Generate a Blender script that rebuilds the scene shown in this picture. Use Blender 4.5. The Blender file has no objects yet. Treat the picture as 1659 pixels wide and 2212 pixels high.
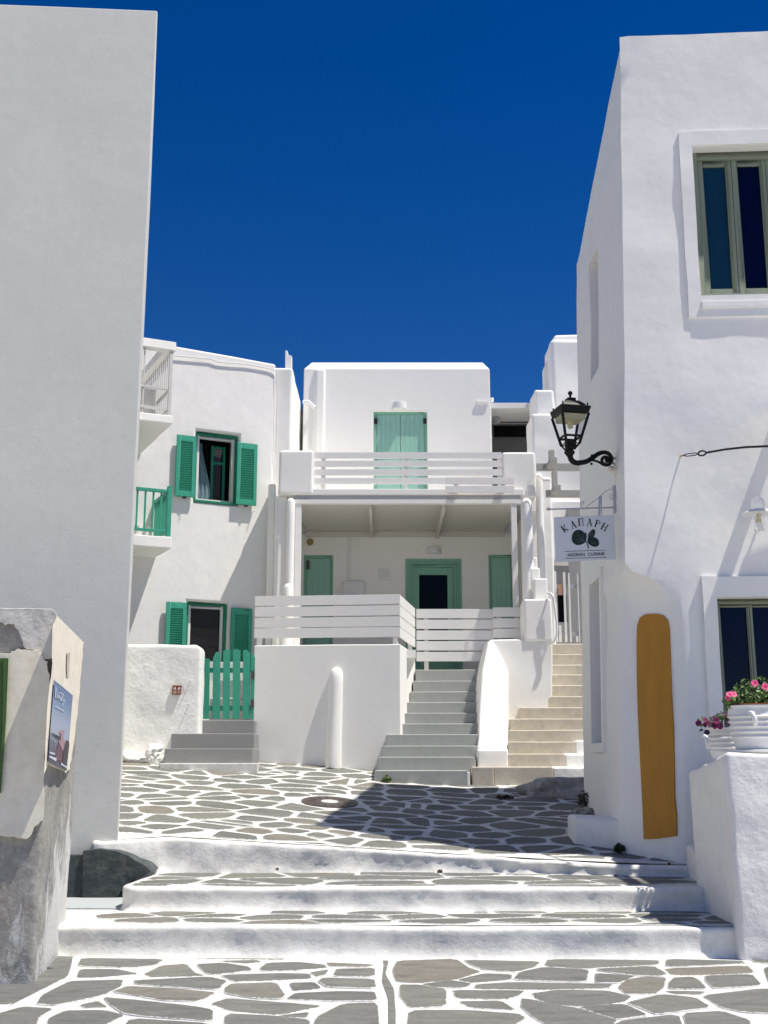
import bpy, bmesh, math, random
from mathutils import Vector, Matrix, noise

random.seed(7)
scn = bpy.context.scene
COL = scn.collection

# ------------------------------------------------------------------ camera
FPX, CX, CY = 2500.0, 829.5, 1106.0          # focal length in reference pixels (photo 1659 wide)
PITCH = math.radians(11.84)
EYE = 1.6
cp, sp = math.cos(PITCH), math.sin(PITCH)
cam_d = bpy.data.cameras.new("camera")
cam = bpy.data.objects.new("camera", cam_d)
COL.objects.link(cam)
cam.location = (0, 0, EYE)
cam.rotation_euler = (math.radians(90) + PITCH, 0, 0)
cam_d.sensor_fit = 'HORIZONTAL'
cam_d.sensor_width = 36.0
cam_d.lens = 36.0 * FPX / 1659.0
cam_d.clip_start = 0.05
cam_d.clip_end = 2000
scn.camera = cam

# ------------------------------------------------------------------ light
SUN_TO = Vector((0.40, -0.15, 1.0)).normalized()
elev = math.asin(SUN_TO.z)
azim = math.atan2(SUN_TO.x, SUN_TO.y)
world = bpy.data.worlds.new("World")
scn.world = world
world.use_nodes = True
wn = world.node_tree
for n in list(wn.nodes):
    wn.nodes.remove(n)
wo = wn.nodes.new("ShaderNodeOutputWorld")
bg = wn.nodes.new("ShaderNodeBackground")
sky = wn.nodes.new("ShaderNodeTexSky")
sky.sky_type = 'NISHITA'
sky.sun_disc = False
sky.sun_elevation = elev
sky.sun_rotation = azim
sky.altitude = 600
sky.air_density = 1.0
sky.dust_density = 0.0
sky.ozone_density = 6.0
hsv = wn.nodes.new("ShaderNodeHueSaturation")
hsv.inputs['Saturation'].default_value = 1.34
hsv.inputs['Hue'].default_value = 0.515
hsv.inputs['Value'].default_value = 1.22
wn.links.new(sky.outputs[0], hsv.inputs['Color'])
wn.links.new(hsv.outputs[0], bg.inputs['Color'])
bg.inputs['Strength'].default_value = 0.05
wn.links.new(bg.outputs[0], wo.inputs['Surface'])

sd = bpy.data.lights.new("sun", 'SUN')
sd.energy = 4.5
sd.angle = math.radians(0.55)
sd.color = (1.0, 0.95, 0.87)
so = bpy.data.objects.new("sun", sd)
COL.objects.link(so)
so.location = (20, -8, 50)
so.rotation_euler = SUN_TO.to_track_quat('Z', 'Y').to_euler()

scn.view_settings.view_transform = 'Standard'
scn.view_settings.look = 'None'
scn.view_settings.gamma = 1.0
scn.view_settings.use_curve_mapping = False
scn.view_settings.exposure = 0.44
scn.cycles.max_bounces = 14
scn.cycles.diffuse_bounces = 8

# ------------------------------------------------------------------ picking points of the place
def ray(px, py):
    xc = (px - CX) / FPX
    yc = (CY - py) / FPX
    return Vector((xc, cp - yc * sp, sp + yc * cp))
E = Vector((0, 0, EYE))
def at(px, py, Y):
    d = ray(px, py)
    return E + d * (Y / d.y)
def atX(px, py, X):
    d = ray(px, py)
    return E + d * (X / d.x)
def atZ(px, py, z):
    d = ray(px, py)
    return E + d * ((z - EYE) / d.z)
def on_plane(px, py, O, n):
    d = ray(px, py)
    return E + d * ((O - E).dot(n) / d.dot(n))
Zv = Vector((0, 0, 1))

# ------------------------------------------------------------------ materials
MATS = {}
def new_mat(name):
    m = bpy.data.materials.new(name)
    m.use_nodes = True
    nt = m.node_tree
    b = nt.nodes["Principled BSDF"]
    MATS[name] = m
    return m, nt, b
def nd(nt, typ, **kw):
    n = nt.nodes.new(typ)
    for k, v in kw.items():
        setattr(n, k, v)
    return n
def noise_node(nt, scale, detail=4, rough=0.55, vec=None, dist=0.0):
    n = nd(nt, "ShaderNodeTexNoise")
    n.inputs['Scale'].default_value = scale
    n.inputs['Detail'].default_value = detail
    n.inputs['Roughness'].default_value = rough
    n.inputs['Distortion'].default_value = dist
    if vec is not None:
        nt.links.new(vec, n.inputs['Vector'])
    return n
def ramp(nt, fac, stops):
    r = nd(nt, "ShaderNodeValToRGB")
    el = r.color_ramp.elements
    while len(el) < len(stops):
        el.new(0.5)
    for e, (p, c) in zip(el, stops):
        e.position = p
        e.color = (c[0], c[1], c[2], 1)
    nt.links.new(fac, r.inputs[0])
    return r
def mapping(nt, vec, scale):
    mp = nd(nt, "ShaderNodeMapping")
    mp.inputs['Scale'].default_value = scale
    nt.links.new(vec, mp.inputs['Vector'])
    return mp.outputs[0]
def mix(nt, fac, a, b):
    m = nd(nt, "ShaderNodeMix", data_type='RGBA')
    if isinstance(fac, float):
        m.inputs[0].default_value = fac
    else:
        nt.links.new(fac, m.inputs[0])
    for i, v in ((6, a), (7, b)):
        if isinstance(v, tuple):
            m.inputs[i].default_value = (*v, 1)
        else:
            nt.links.new(v, m.inputs[i])
    return m.outputs[2]

def plaster(name, base, dark, bumps, rough=0.85, stain=0.35, stain_col=None, stain_scale=0.7, det=4, rg=0.5):
    """painted render: base colour with patchy wear, bump layers [(scale, strength, distance)]"""
    m, nt, b = new_mat(name)
    geo = nd(nt, "ShaderNodeNewGeometry")
    pos = geo.outputs['Position']
    n1 = noise_node(nt, stain_scale, 6, 0.6, pos, 0.4)
    r1 = ramp(nt, n1.outputs[0], [(0.35, (0, 0, 0)), (0.72, (1, 1, 1))])
    n2 = noise_node(nt, 9.0, 5, 0.65, pos)
    r2 = ramp(nt, n2.outputs[0], [(0.45, (0, 0, 0)), (0.8, (1, 1, 1))])
    c = mix(nt, r1.outputs[0], base, tuple(x * (1 - 0.10 * stain) for x in base))
    mm = nd(nt, "ShaderNodeMath", operation='MULTIPLY')
    nt.links.new(r2.outputs[0], mm.inputs[0])
    mm.inputs[1].default_value = stain
    c = mix(nt, mm.outputs[0], c, dark)
    # rain streaks running down the render
    n5 = noise_node(nt, 1.0, 5, 0.6, mapping(nt, pos, (7, 7, 0.45)), 0.3)
    r5 = ramp(nt, n5.outputs[0], [(0.56, (0, 0, 0)), (0.78, (1, 1, 1))])
    m5 = nd(nt, "ShaderNodeMath", operation='MULTIPLY')
    nt.links.new(r5.outputs[0], m5.inputs[0])
    m5.inputs[1].default_value = 0.55 * stain
    c = mix(nt, m5.outputs[0], c, dark)
    nt.links.new(c, b.inputs['Base Color'])
    b.inputs['Roughness'].default_value = rough
    b.inputs['Specular IOR Level'].default_value = 0.25
    prev = None
    for sc, st, di in bumps:
        nn = noise_node(nt, sc, det, rg, pos)
        bp = nd(nt, "ShaderNodeBump")
        bp.inputs['Strength'].default_value = st
        bp.inputs['Distance'].default_value = di
        nt.links.new(nn.outputs[0], bp.inputs['Height'])
        if prev is not None:
            nt.links.new(prev, bp.inputs['Normal'])
        prev = bp.outputs[0]
    if prev is not None:
        nt.links.new(prev, b.inputs['Normal'])
    return m
W = (0.84, 0.83, 0.80)
WD = (0.70, 0.69, 0.67)
M_white = plaster("whitewash", W, WD, [(1.1, 0.5, 0.05), (5, 0.15, 0.006), (60, 0.3, 0.002)], stain=0.3)
M_soft = plaster("smooth_whitewash", (0.84, 0.825, 0.79), WD, [(1.1, 0.35, 0.03), (14, 0.25, 0.003), (90, 0.2, 0.0012)], stain=0.2)
M_house = plaster("trowelled_whitewash", (0.80, 0.785, 0.755), (0.68, 0.665, 0.645), [(2.2, 0.4, 0.03), (9, 0.25, 0.004), (55, 0.25, 0.0015)], stain=0.45, stain_scale=1.4)
M_lump = plaster("lumpy_whitewash", (0.83, 0.82, 0.785), (0.64, 0.63, 0.61), [(2.6, 0.5, 0.05), (11, 0.5, 0.014), (60, 0.4, 0.003)], stain=0.45, det=7, rg=0.6)
M_riser = plaster("weathered_whitewash", (0.85, 0.835, 0.79), (0.62, 0.605, 0.57), [(2.0, 0.22, 0.04), (8, 0.38, 0.016), (45, 0.45, 0.004)], stain=1.0, stain_scale=2.2, det=9, rg=0.66)
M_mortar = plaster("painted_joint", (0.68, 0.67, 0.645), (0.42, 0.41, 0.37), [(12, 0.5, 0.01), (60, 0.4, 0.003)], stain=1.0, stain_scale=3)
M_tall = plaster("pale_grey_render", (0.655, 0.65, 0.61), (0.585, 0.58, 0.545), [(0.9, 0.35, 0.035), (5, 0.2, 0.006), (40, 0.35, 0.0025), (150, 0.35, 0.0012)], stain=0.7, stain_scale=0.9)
M_greystep = plaster("grey_step_paint", (0.37, 0.38, 0.36), (0.28, 0.29, 0.27), [(6, 0.3, 0.01), (50, 0.3, 0.002)], rough=0.7, stain=0.5, stain_scale=2)
M_greystep2 = plaster("plain_grey_step_paint", (0.27, 0.27, 0.265), (0.22, 0.22, 0.217), [(5, 0.2, 0.008), (50, 0.3, 0.002)], rough=0.7, stain=0.4, stain_scale=2)
M_beige = plaster("beige_step_cement", (0.57, 0.52, 0.43), (0.38, 0.34, 0.27), [(6, 0.3, 0.01), (40, 0.4, 0.003)], rough=0.8, stain=0.7, stain_scale=2.5)
M_concrete = plaster("bare_render", (0.34, 0.325, 0.295), (0.16, 0.15, 0.135), [(6, 0.7, 0.03), (25, 0.8, 0.01), (90, 0.6, 0.004)], stain=1.0, stain_scale=2.0)
M_oldwhite = plaster("aged_plaster", (0.83, 0.77, 0.64), (0.58, 0.52, 0.42), [(3, 0.4, 0.02), (20, 0.3, 0.005), (80, 0.3, 0.002)], stain=0.6, stain_scale=1.8)
M_chip = plaster("flaking_plaster", (0.66, 0.635, 0.58), (0.42, 0.41, 0.40), [(5, 0.6, 0.03), (18, 0.6, 0.01)], stain=0.9, stain_scale=3)
M_darkpaint = plaster("charcoal_paint", (0.055, 0.066, 0.068), (0.12, 0.13, 0.13), [(7, 0.7, 0.03), (30, 0.6, 0.006)], rough=0.7, stain=1.0, stain_scale=3)
M_floorgrey = plaster("pale_grey_floor_paint", (0.42, 0.45, 0.45), (0.34, 0.36, 0.36), [(10, 0.3, 0.004)], stain=0.4)
M_greyrock = plaster("rock", (0.40, 0.39, 0.36), (0.10, 0.10, 0.095), [(6, 0.8, 0.05), (25, 0.8, 0.02)], stain=0.9, stain_scale=4)
M_soil = plaster("soil", (0.06, 0.04, 0.025), (0.03, 0.02, 0.012), [(30, 0.8, 0.02)])
M_ground = plaster("pale_ground", (0.45, 0.43, 0.39), (0.3, 0.29, 0.26), [(3, 0.5, 0.03)])
M_terrace_shade = plaster("terrace_wall_in_shade", (0.15, 0.15, 0.15), (0.11, 0.11, 0.11), [(6, 0.3, 0.01)], stain=0.4)  # shade of the covered terrace is put into this dark colour
M_shadewall = plaster("shade_grey_wall", (0.33, 0.33, 0.33), (0.25, 0.25, 0.25), [(6, 0.3, 0.01)], stain=0.4)  # grey holds the shade of the passage and opening in the colour

def paint(name, col, rough=0.45, bump=0.15, var=0.12, scale=25, metallic=0.0, spec=0.4, vec_scale=None):
    m, nt, b = new_mat(name)
    geo = nd(nt, "ShaderNodeNewGeometry")
    pos = geo.outputs['Position']
    if vec_scale:
        pos = mapping(nt, pos, vec_scale)
    n1 = noise_node(nt, scale, 4, 0.6, pos)
    c = mix(nt, n1.outputs[0], tuple(x * (1 - var) for x in col), tuple(min(1, x * (1 + var)) for x in col))
    nt.links.new(c, b.inputs['Base Color'])
    b.inputs['Roughness'].default_value = rough
    b.inputs['Metallic'].default_value = metallic
    b.inputs['Specular IOR Level'].default_value = spec
    if bump:
        bp = nd(nt, "ShaderNodeBump")
        bp.inputs['Strength'].default_value = bump
        bp.inputs['Distance'].default_value = 0.002
        nt.links.new(n1.outputs[0], bp.inputs['Height'])
        nt.links.new(bp.outputs[0], b.inputs['Normal'])
    return m
M_mustard = paint("mustard_paint", (0.44, 0.20, 0.02), 0.6, 0.4, 0.22, 4, vec_scale=(2.2, 2.2, .40))
M_green = paint("sea_green_paint", (0.04, 0.32, 0.215), 0.5, 0.3, 0.22, 9, vec_scale=(3, 3, .8))
M_green_d = paint("deep_sea_green_paint", (0.016, 0.20, 0.12), 0.45, 0.2, 0.14)
M_mint = paint("dusty_mint_paint", (0.27, 0.50, 0.41), 0.55, 0.1, 0.05, 40)
M_mint_d = paint("dusty_mint_trim", (0.20, 0.43, 0.31), 0.55, 0.1, 0.05, 40)
M_wood = paint("white_painted_wood", (0.78, 0.765, 0.735), 0.6, 0.3, 0.07, 12, vec_scale=(0.6, 6, 6))
M_pipe = paint("white_plastic", (0.72, 0.72, 0.71), 0.45, 0.0, 0.03)
M_ceil = paint("ceiling_boards", (0.62, 0.59, 0.53), 0.7, 0.1, 0.05)
M_guttergrey = paint("grey_gutter_metal", (0.38, 0.39, 0.41), 0.45, 0.0, 0.05)
M_timber = paint("weathered_grey_timber", (0.40, 0.39, 0.36), 0.75, 0.4, 0.18, 18, vec_scale=(3, 3, 1))
M_sage = paint("sage_green_paint", (0.215, 0.25, 0.19), 0.5, 0.2, 0.08, 30)
M_sage_d = paint("dark_sage_paint", (0.15, 0.19, 0.15), 0.5, 0.2, 0.08, 30)
M_olive = paint("olive_green_door_paint", (0.05, 0.11, 0.025), 0.5, 0.3, 0.2, 20)
M_iron = paint("black_iron", (0.004, 0.004, 0.005), 0.5, 0.4, 0.3, 60, spec=0.22)
M_hinge = paint("dark_hinge_metal", (0.02, 0.022, 0.025), 0.4, 0.2, 0.2)
M_manhole = paint("rusty_cast_iron", (0.075, 0.06, 0.052), 0.55, 0.5, 0.35, 40)
M_rail = paint("galvanised_white_rail", (0.55, 0.54, 0.52), 0.5, 0.3, 0.2, 30)
M_black = paint("dark_interior", (0.006, 0.006, 0.007), 0.9, 0.0, 0.1, spec=0.1)
M_cable = paint("black_cable", (0.01, 0.008, 0.012), 0.55, 0.2, 0.2)
M_brass = paint("worn_brass", (0.45, 0.30, 0.10), 0.4, 0.1, 0.2, metallic=0.6)
M_ochre = paint("ochre_vent_plastic", (0.33, 0.25, 0.10), 0.6, 0.1, 0.1)
M_terra = paint("terracotta", (0.42, 0.15, 0.06), 0.7, 0.3, 0.15)
M_pot = paint("white_glazed_pot", (0.78, 0.78, 0.77), 0.4, 0.15, 0.03, 30)
M_tile = paint("red_brown_tile", (0.17, 0.045, 0.035), 0.35, 0.2, 0.25, 40)
M_figure = paint("pale_tile_print", (0.72, 0.58, 0.52), 0.4, 0.0, 0.12, 60)
M_figure2 = paint("tan_tile_print", (0.42, 0.28, 0.20), 0.4, 0.0, 0.15, 60)
M_signwhite = paint("sign_board_white", (0.66, 0.67, 0.70), 0.5, 0.0, 0.02)
M_signink = paint("sign_maroon_ink", (0.022, 0.006, 0.012), 0.5, 0.0, 0.1)
M_signink2 = paint("sign_dark_green_ink", (0.012, 0.028, 0.022), 0.5, 0.0, 0.1)
M_leafink = paint("sign_leaf_green", (0.006, 0.022, 0.016), 0.5, 0.0, 0.4, 60)
M_vein = paint("sign_leaf_vein", (0.10, 0.16, 0.13), 0.5, 0.0, 0.1)
M_curtain = paint("blue_grey_curtain", (0.16, 0.24, 0.27), 0.9, 0.3, 0.45, 14)
M_scrollwhite = paint("grey_white_ironwork", (0.42, 0.43, 0.46), 0.5, 0.1, 0.1)
M_bulb = paint("cream_bulb", (0.62, 0.57, 0.36), 0.4, 0.0, 0.05)
M_reflector = paint("cream_reflector", (0.50, 0.46, 0.30), 0.5, 0.0, 0.1)
M_notice = paint("orange_notice_card", (0.55, 0.25, 0.16), 0.6, 0.0, 0.1)
M_pink = paint("pink_petal", (0.72, 0.09, 0.25), 0.6, 0.0, 0.25, 60)
M_pinkc = paint("pink_petal_throat", (0.48, 0.01, 0.07), 0.6, 0.0, 0.2, 60)
M_magenta = paint("magenta_petal", (0.20, 0.006, 0.07), 0.6, 0.0, 0.4, 60)
M_purple = paint("dark_purple_petal", (0.035, 0.008, 0.06), 0.6, 0.0, 0.3, 60)
M_stem = paint("plant_stem", (0.08, 0.11, 0.03), 0.7, 0.0, 0.2)

def leafmat(name, c1, c2):
    m, nt, b = new_mat(name)
    geo = nd(nt, "ShaderNodeNewGeometry")
    n1 = noise_node(nt, 22, 3, 0.6, geo.outputs['Position'])
    r = ramp(nt, n1.outputs[0], [(0.35, c1), (0.65, c2)])
    nt.links.new(r.outputs[0], b.inputs['Base Color'])
    b.inputs['Roughness'].default_value = 0.5
    b.inputs['Transmission Weight'].default_value = 0.0
    b.inputs['Subsurface Weight'].default_value = 0.0
    return m
M_leaf = leafmat("petunia_leaf", (0.045, 0.09, 0.018), (0.13, 0.22, 0.045))
M_weed = leafmat("weed_leaf", (0.012, 0.022, 0.007), (0.04, 0.06, 0.018))
M_weedlight = leafmat("fresh_weed_leaf", (0.05, 0.09, 0.02), (0.12, 0.18, 0.04))

def glass_mat(name, col, rough=0.04, spec=0.6):
    m, nt, b = new_mat(name)
    b.inputs['Base Color'].default_value = (*col, 1)
    b.inputs['Roughness'].default_value = rough
    b.inputs['Specular IOR Level'].default_value = spec
    b.inputs['IOR'].default_value = 1.5
    return m
M_glass_navy = glass_mat("navy_window_glass", (0.001, 0.002, 0.02), 0.04, 0.25)
M_glass_teal = glass_mat("teal_curtained_glass", (0.006, 0.03, 0.05), 0.12)
M_glass_dark = glass_mat("dark_window_glass", (0.004, 0.006, 0.012), 0.03, 0.45)
M_glass_black = glass_mat("black_door_glass", (0.003, 0.003, 0.004), 0.15, 0.12)
def clear_glass(name):
    m, nt, b = new_mat(name)
    b.inputs['Base Color'].default_value = (0.95, 0.96, 0.97, 1)
    b.inputs['Roughness'].default_value = 0.03
    b.inputs['Transmission Weight'].default_value = 1.0
    b.inputs['IOR'].default_value = 1.1
    return m
M_clear = clear_glass("clear_lamp_glass")

def stone_mat():
    m, nt, b = new_mat("grey_slate_stone")
    geo = nd(nt, "ShaderNodeNewGeometry")
    oi = nd(nt, "ShaderNodeObjectInfo")
    pos = geo.outputs['Position']
    base = ramp(nt, oi.outputs['Random'], [(0.0, (0.135, 0.137, 0.125)), (0.25, (0.172, 0.173, 0.155)),
                (0.5, (0.150, 0.153, 0.143)), (0.80, (0.186, 0.184, 0.162)), (0.96, (0.190, 0.176, 0.148)), (1.0, (0.158, 0.160, 0.150))])
    n1 = noise_node(nt, 5, 8, 0.7, mapping(nt, pos, (0.6, 1.6, 1)), 0.8)
    dk = ramp(nt, n1.outputs[0], [(0.28, (0.58, 0.58, 0.58)), (0.42, (.92, .92, .92)), (0.55, (1.06, 1.06, 1.04)), (0.78, (1.38, 1.36, 1.28))])
    mul = nd(nt, "ShaderNodeMix", data_type='RGBA', blend_type='MULTIPLY')
    mul.inputs[0].default_value = 1.0
    nt.links.new(base.outputs[0], mul.inputs[6])
    nt.links.new(dk.outputs[0], mul.inputs[7])
    n2 = noise_node(nt, 45, 5, 0.7, pos)
    r2 = ramp(nt, n2.outputs[0], [(0.35, (0.85, 0.85, 0.85)), (0.7, (1.12, 1.12, 1.12))])
    mul2 = nd(nt, "ShaderNodeMix", data_type='RGBA', blend_type='MULTIPLY')
    mul2.inputs[0].default_value = 1.0
    nt.links.new(mul.outputs[2], mul2.inputs[6])
    nt.links.new(r2.outputs[0], mul2.inputs[7])
    n3 = noise_node(nt, 7, 8, 0.75, pos, 1.0)
    r3 = ramp(nt, n3.outputs[0], [(0.66, (0, 0, 0)), (0.72, (0.55, 0.55, 0.55))])
    c = mix(nt, r3.outputs[0], mul2.outputs[2], (0.34, 0.33, 0.30))
    at_ = nd(nt, "ShaderNodeAttribute", attribute_name="edge")
    n4 = noise_node(nt, 26, 6, 0.75, pos, 0.6)
    ad = nd(nt, "ShaderNodeMath", operation='ADD')
    nt.links.new(at_.outputs['Fac'], ad.inputs[0]); nt.links.new(n4.outputs[0], ad.inputs[1])
    r4 = ramp(nt, ad.outputs[0], [(0.0, (0, 0, 0)), (1.0, (1, 1, 1))])
    mr = nd(nt, "ShaderNodeMapRange")
    mr.inputs['From Min'].default_value = 1.16; mr.inputs['From Max'].default_value = 1.30
    nt.links.new(ad.outputs[0], mr.inputs['Value'])
    c = mix(nt, mr.outputs[0], c, (0.62, 0.61, 0.58))
    nt.nodes.remove(r4)
    nt.links.new(c, b.inputs['Base Color'])
    b.inputs['Roughness'].default_value = 0.75
    b.inputs['Specular IOR Level'].default_value = 0.25
    bp = nd(nt, "ShaderNodeBump")
    bp.inputs['Strength'].default_value = 0.9
    bp.inputs['Distance'].default_value = 0.016
    nt.links.new(n1.outputs[0], bp.inputs['Height'])
    bp2 = nd(nt, "ShaderNodeBump")
    bp2.inputs['Strength'].default_value = 0.4
    bp2.inputs['Distance'].default_value = 0.003
    nt.links.new(n2.outputs[0], bp2.inputs['Height'])
    nt.links.new(bp.outputs[0], bp2.inputs['Normal'])
    nt.links.new(bp2.outputs[0], b.inputs['Normal'])
    return m
M_stone = stone_mat()

# ------------------------------------------------------------------ tags and objects
def tag(o, label=None, cat=None, group=None, kind=None):
    if label: o['label'] = label
    if cat: o['category'] = cat
    if group: o['group'] = group
    if kind: o['kind'] = kind
    return o
def empty(name, loc, label=None, cat=None, group=None, kind=None):
    o = bpy.data.objects.new(name, None)
    COL.objects.link(o)
    o.location = loc
    o.empty_display_size = 0.1
    return tag(o, label, cat, group, kind)

class MB:
    def __init__(self):
        self.bm = bmesh.new()
    def poly(self, pts):
        vs = [self.bm.verts.new(p) for p in pts]
        return self.bm.faces.new(vs)
    def hull8(self, a, b):
        """two quads (lists of 4 points, same order) joined into a closed solid"""
        va = [self.bm.verts.new(p) for p in a]
        vb = [self.bm.verts.new(p) for p in b]
        f = self.bm.faces.new
        f(va); f(vb[::-1])
        n = len(va)
        for i in range(n):
            j = (i + 1) % n
            f([va[j], va[i], vb[i], vb[j]])
        return self
    def prism(self, pts, ext):
        ext = Vector(ext)
        return self.hull8([Vector(p) for p in pts], [Vector(p) + ext for p in pts])
    def box(self, lo, hi):
        x0, y0, z0 = lo; x1, y1, z1 = hi
        q = [(x0, y0), (x1, y0), (x1, y1), (x0, y1)]
        return self.hull8([(x, y, z0) for x, y in q], [(x, y, z1) for x, y in q])
    def bar(self, p, q, w, h, up=Zv):
        p = Vector(p); q = Vector(q)
        d = (q - p).normalized()
        s = d.cross(up)
        if s.length < 1e-4:
            s = d.cross(Vector((1, 0, 0)))
        s.normalize()
        u = s.cross(d).normalized()
        c = [(-w / 2, -h / 2), (w / 2, -h / 2), (w / 2, h / 2), (-w / 2, h / 2)]
        return self.hull8([p + s * a + u * b for a, b in c], [q + s * a + u * b for a, b in c])
    def tube(self, pts, r, seg=8, cap=True):
        pts = [Vector(p) for p in pts]
        rs = r if isinstance(r, (list, tuple)) else [r] * len(pts)
        rings = []
        ref = None
        for i, p in enumerate(pts):
            d = (pts[min(i + 1, len(pts) - 1)] - pts[max(i - 1, 0)]).normalized()
            if ref is None:
                ref = d.orthogonal().normalized()
            s = (ref - d * ref.dot(d)).normalized()
            ref = s
            t = d.cross(s)
            rings.append([self.bm.verts.new(p + (s * math.cos(2 * math.pi * k / seg) + t * math.sin(2 * math.pi * k / seg)) * rs[i]) for k in range(seg)])
        for a, b in zip(rings, rings[1:]):
            for k in range(seg):
                self.bm.faces.new([a[k], a[(k + 1) % seg], b[(k + 1) % seg], b[k]])
        if cap:
            self.bm.faces.new(rings[0][::-1]); self.bm.faces.new(rings[-1])
        return self
    def lathe(self, c, prof, seg=24, sx=1.0, sy=1.0):
        c = Vector(c)
        rings = []
        for r, z in prof:
            rings.append([self.bm.verts.new(c + Vector((math.cos(2 * math.pi * k / seg) * max(r, 1e-4) * sx, math.sin(2 * math.pi * k / seg) * max(r, 1e-4) * sy, z))) for k in range(seg)])
        for a, b in zip(rings, rings[1:]):
            for k in range(seg):
                self.bm.faces.new([a[k], a[(k + 1) % seg], b[(k + 1) % seg], b[k]])
        self.bm.faces.new(rings[0][::-1]); self.bm.faces.new(rings[-1])
        return self
    def blob(self, c, r, sub=2, amp=0.15, sc=3.0, scale=(1, 1, 1), seed=0.0):
        made = bmesh.ops.create_icosphere(self.bm, subdivisions=sub, radius=1.0)
        for v in made['verts']:
            k = 1 + amp * noise.noise(v.co * sc + Vector((seed, seed * 2, 0))) * 2
            v.co = Vector(c) + Vector((v.co.x * scale[0], v.co.y * scale[1], v.co.z * scale[2])) * r * k
        return self
    def build(self, name, mat, parent=None, bevel=0.0, segs=2, rough=None, cell=None, smooth=True, ang=40, label=None, kind=None):
        bm = self.bm
        bmesh.ops.remove_doubles(bm, verts=bm.verts, dist=1e-5)
        bmesh.ops.recalc_face_normals(bm, faces=bm.faces)
        if bevel > 0:
            es = [e for e in bm.edges if len(e.link_faces) == 2 and e.calc_face_angle(0) > math.radians(25)]
            bmesh.ops.bevel(bm, geom=es, offset=bevel, segments=segs, profile=0.5, affect='EDGES', clamp_overlap=True)
        if cell:
            bmesh.ops.triangulate(bm, faces=[f for f in bm.faces if len(f.verts) > 4])
            for _ in range(7):
                es = [e for e in bm.edges if e.calc_length() > cell]
                if not es or len(bm.faces) > 60000:
                    break
                bmesh.ops.subdivide_edges(bm, edges=es, cuts=1, use_grid_fill=True)
        if rough:
            amp, sc = rough
            bm.normal_update()
            for v in bm.verts:
                p = v.co
                nv = Vector((noise.noise(p * sc), noise.noise(p * sc + Vector((31, 7, 3))), noise.noise(p * sc + Vector((5, 41, 17)))))
                nf = noise.noise(p * sc * 3.1 + Vector((9, 9, 9))) * 0.35
                v.co = p + nv * amp + v.normal * nf * amp
        me = bpy.data.meshes.new(name)
        bm.to_mesh(me)
        bm.free()
        o = bpy.data.objects.new(name, me)
        COL.objects.link(o)
        me.materials.append(mat)
        # put the object's origin at its own centre
        if len(me.vertices):
            c = Vector((0, 0, 0))
            for v in me.vertices: c += v.co
            c /= len(me.vertices)
            me.transform(Matrix.Translation(-c))
            o.location = c
        if smooth:
            me.polygons.foreach_set('use_smooth', [True] * len(me.polygons))
            me.set_sharp_from_angle(angle=math.radians(ang))
        if bevel > 0 and smooth:
            wnm = o.modifiers.new("weighted", 'WEIGHTED_NORMAL')
            wnm.keep_sharp = True
            wnm.weight = 80
        if parent is not None:
            par_loc = Vector((0, 0, 0)); q = parent
            while q is not None:
                par_loc += q.location; q = q.parent
            o.parent = parent
            o.location = o.location - par_loc
        if label: o['label'] = label
        if kind: o['kind'] = kind
        return o

def link_copy(src, loc_world, parent, scale=None, rot=None, label=None):
    o = src.copy()
    COL.objects.link(o)
    o.parent = parent
    par_loc = Vector((0, 0, 0)); q = parent
    while q is not None:
        par_loc += q.location; q = q.parent
    o.location = Vector(loc_world) - par_loc
    if scale: o.scale = scale
    if rot: o.rotation_euler = rot
    if label: o['label'] = label
    return o

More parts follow.
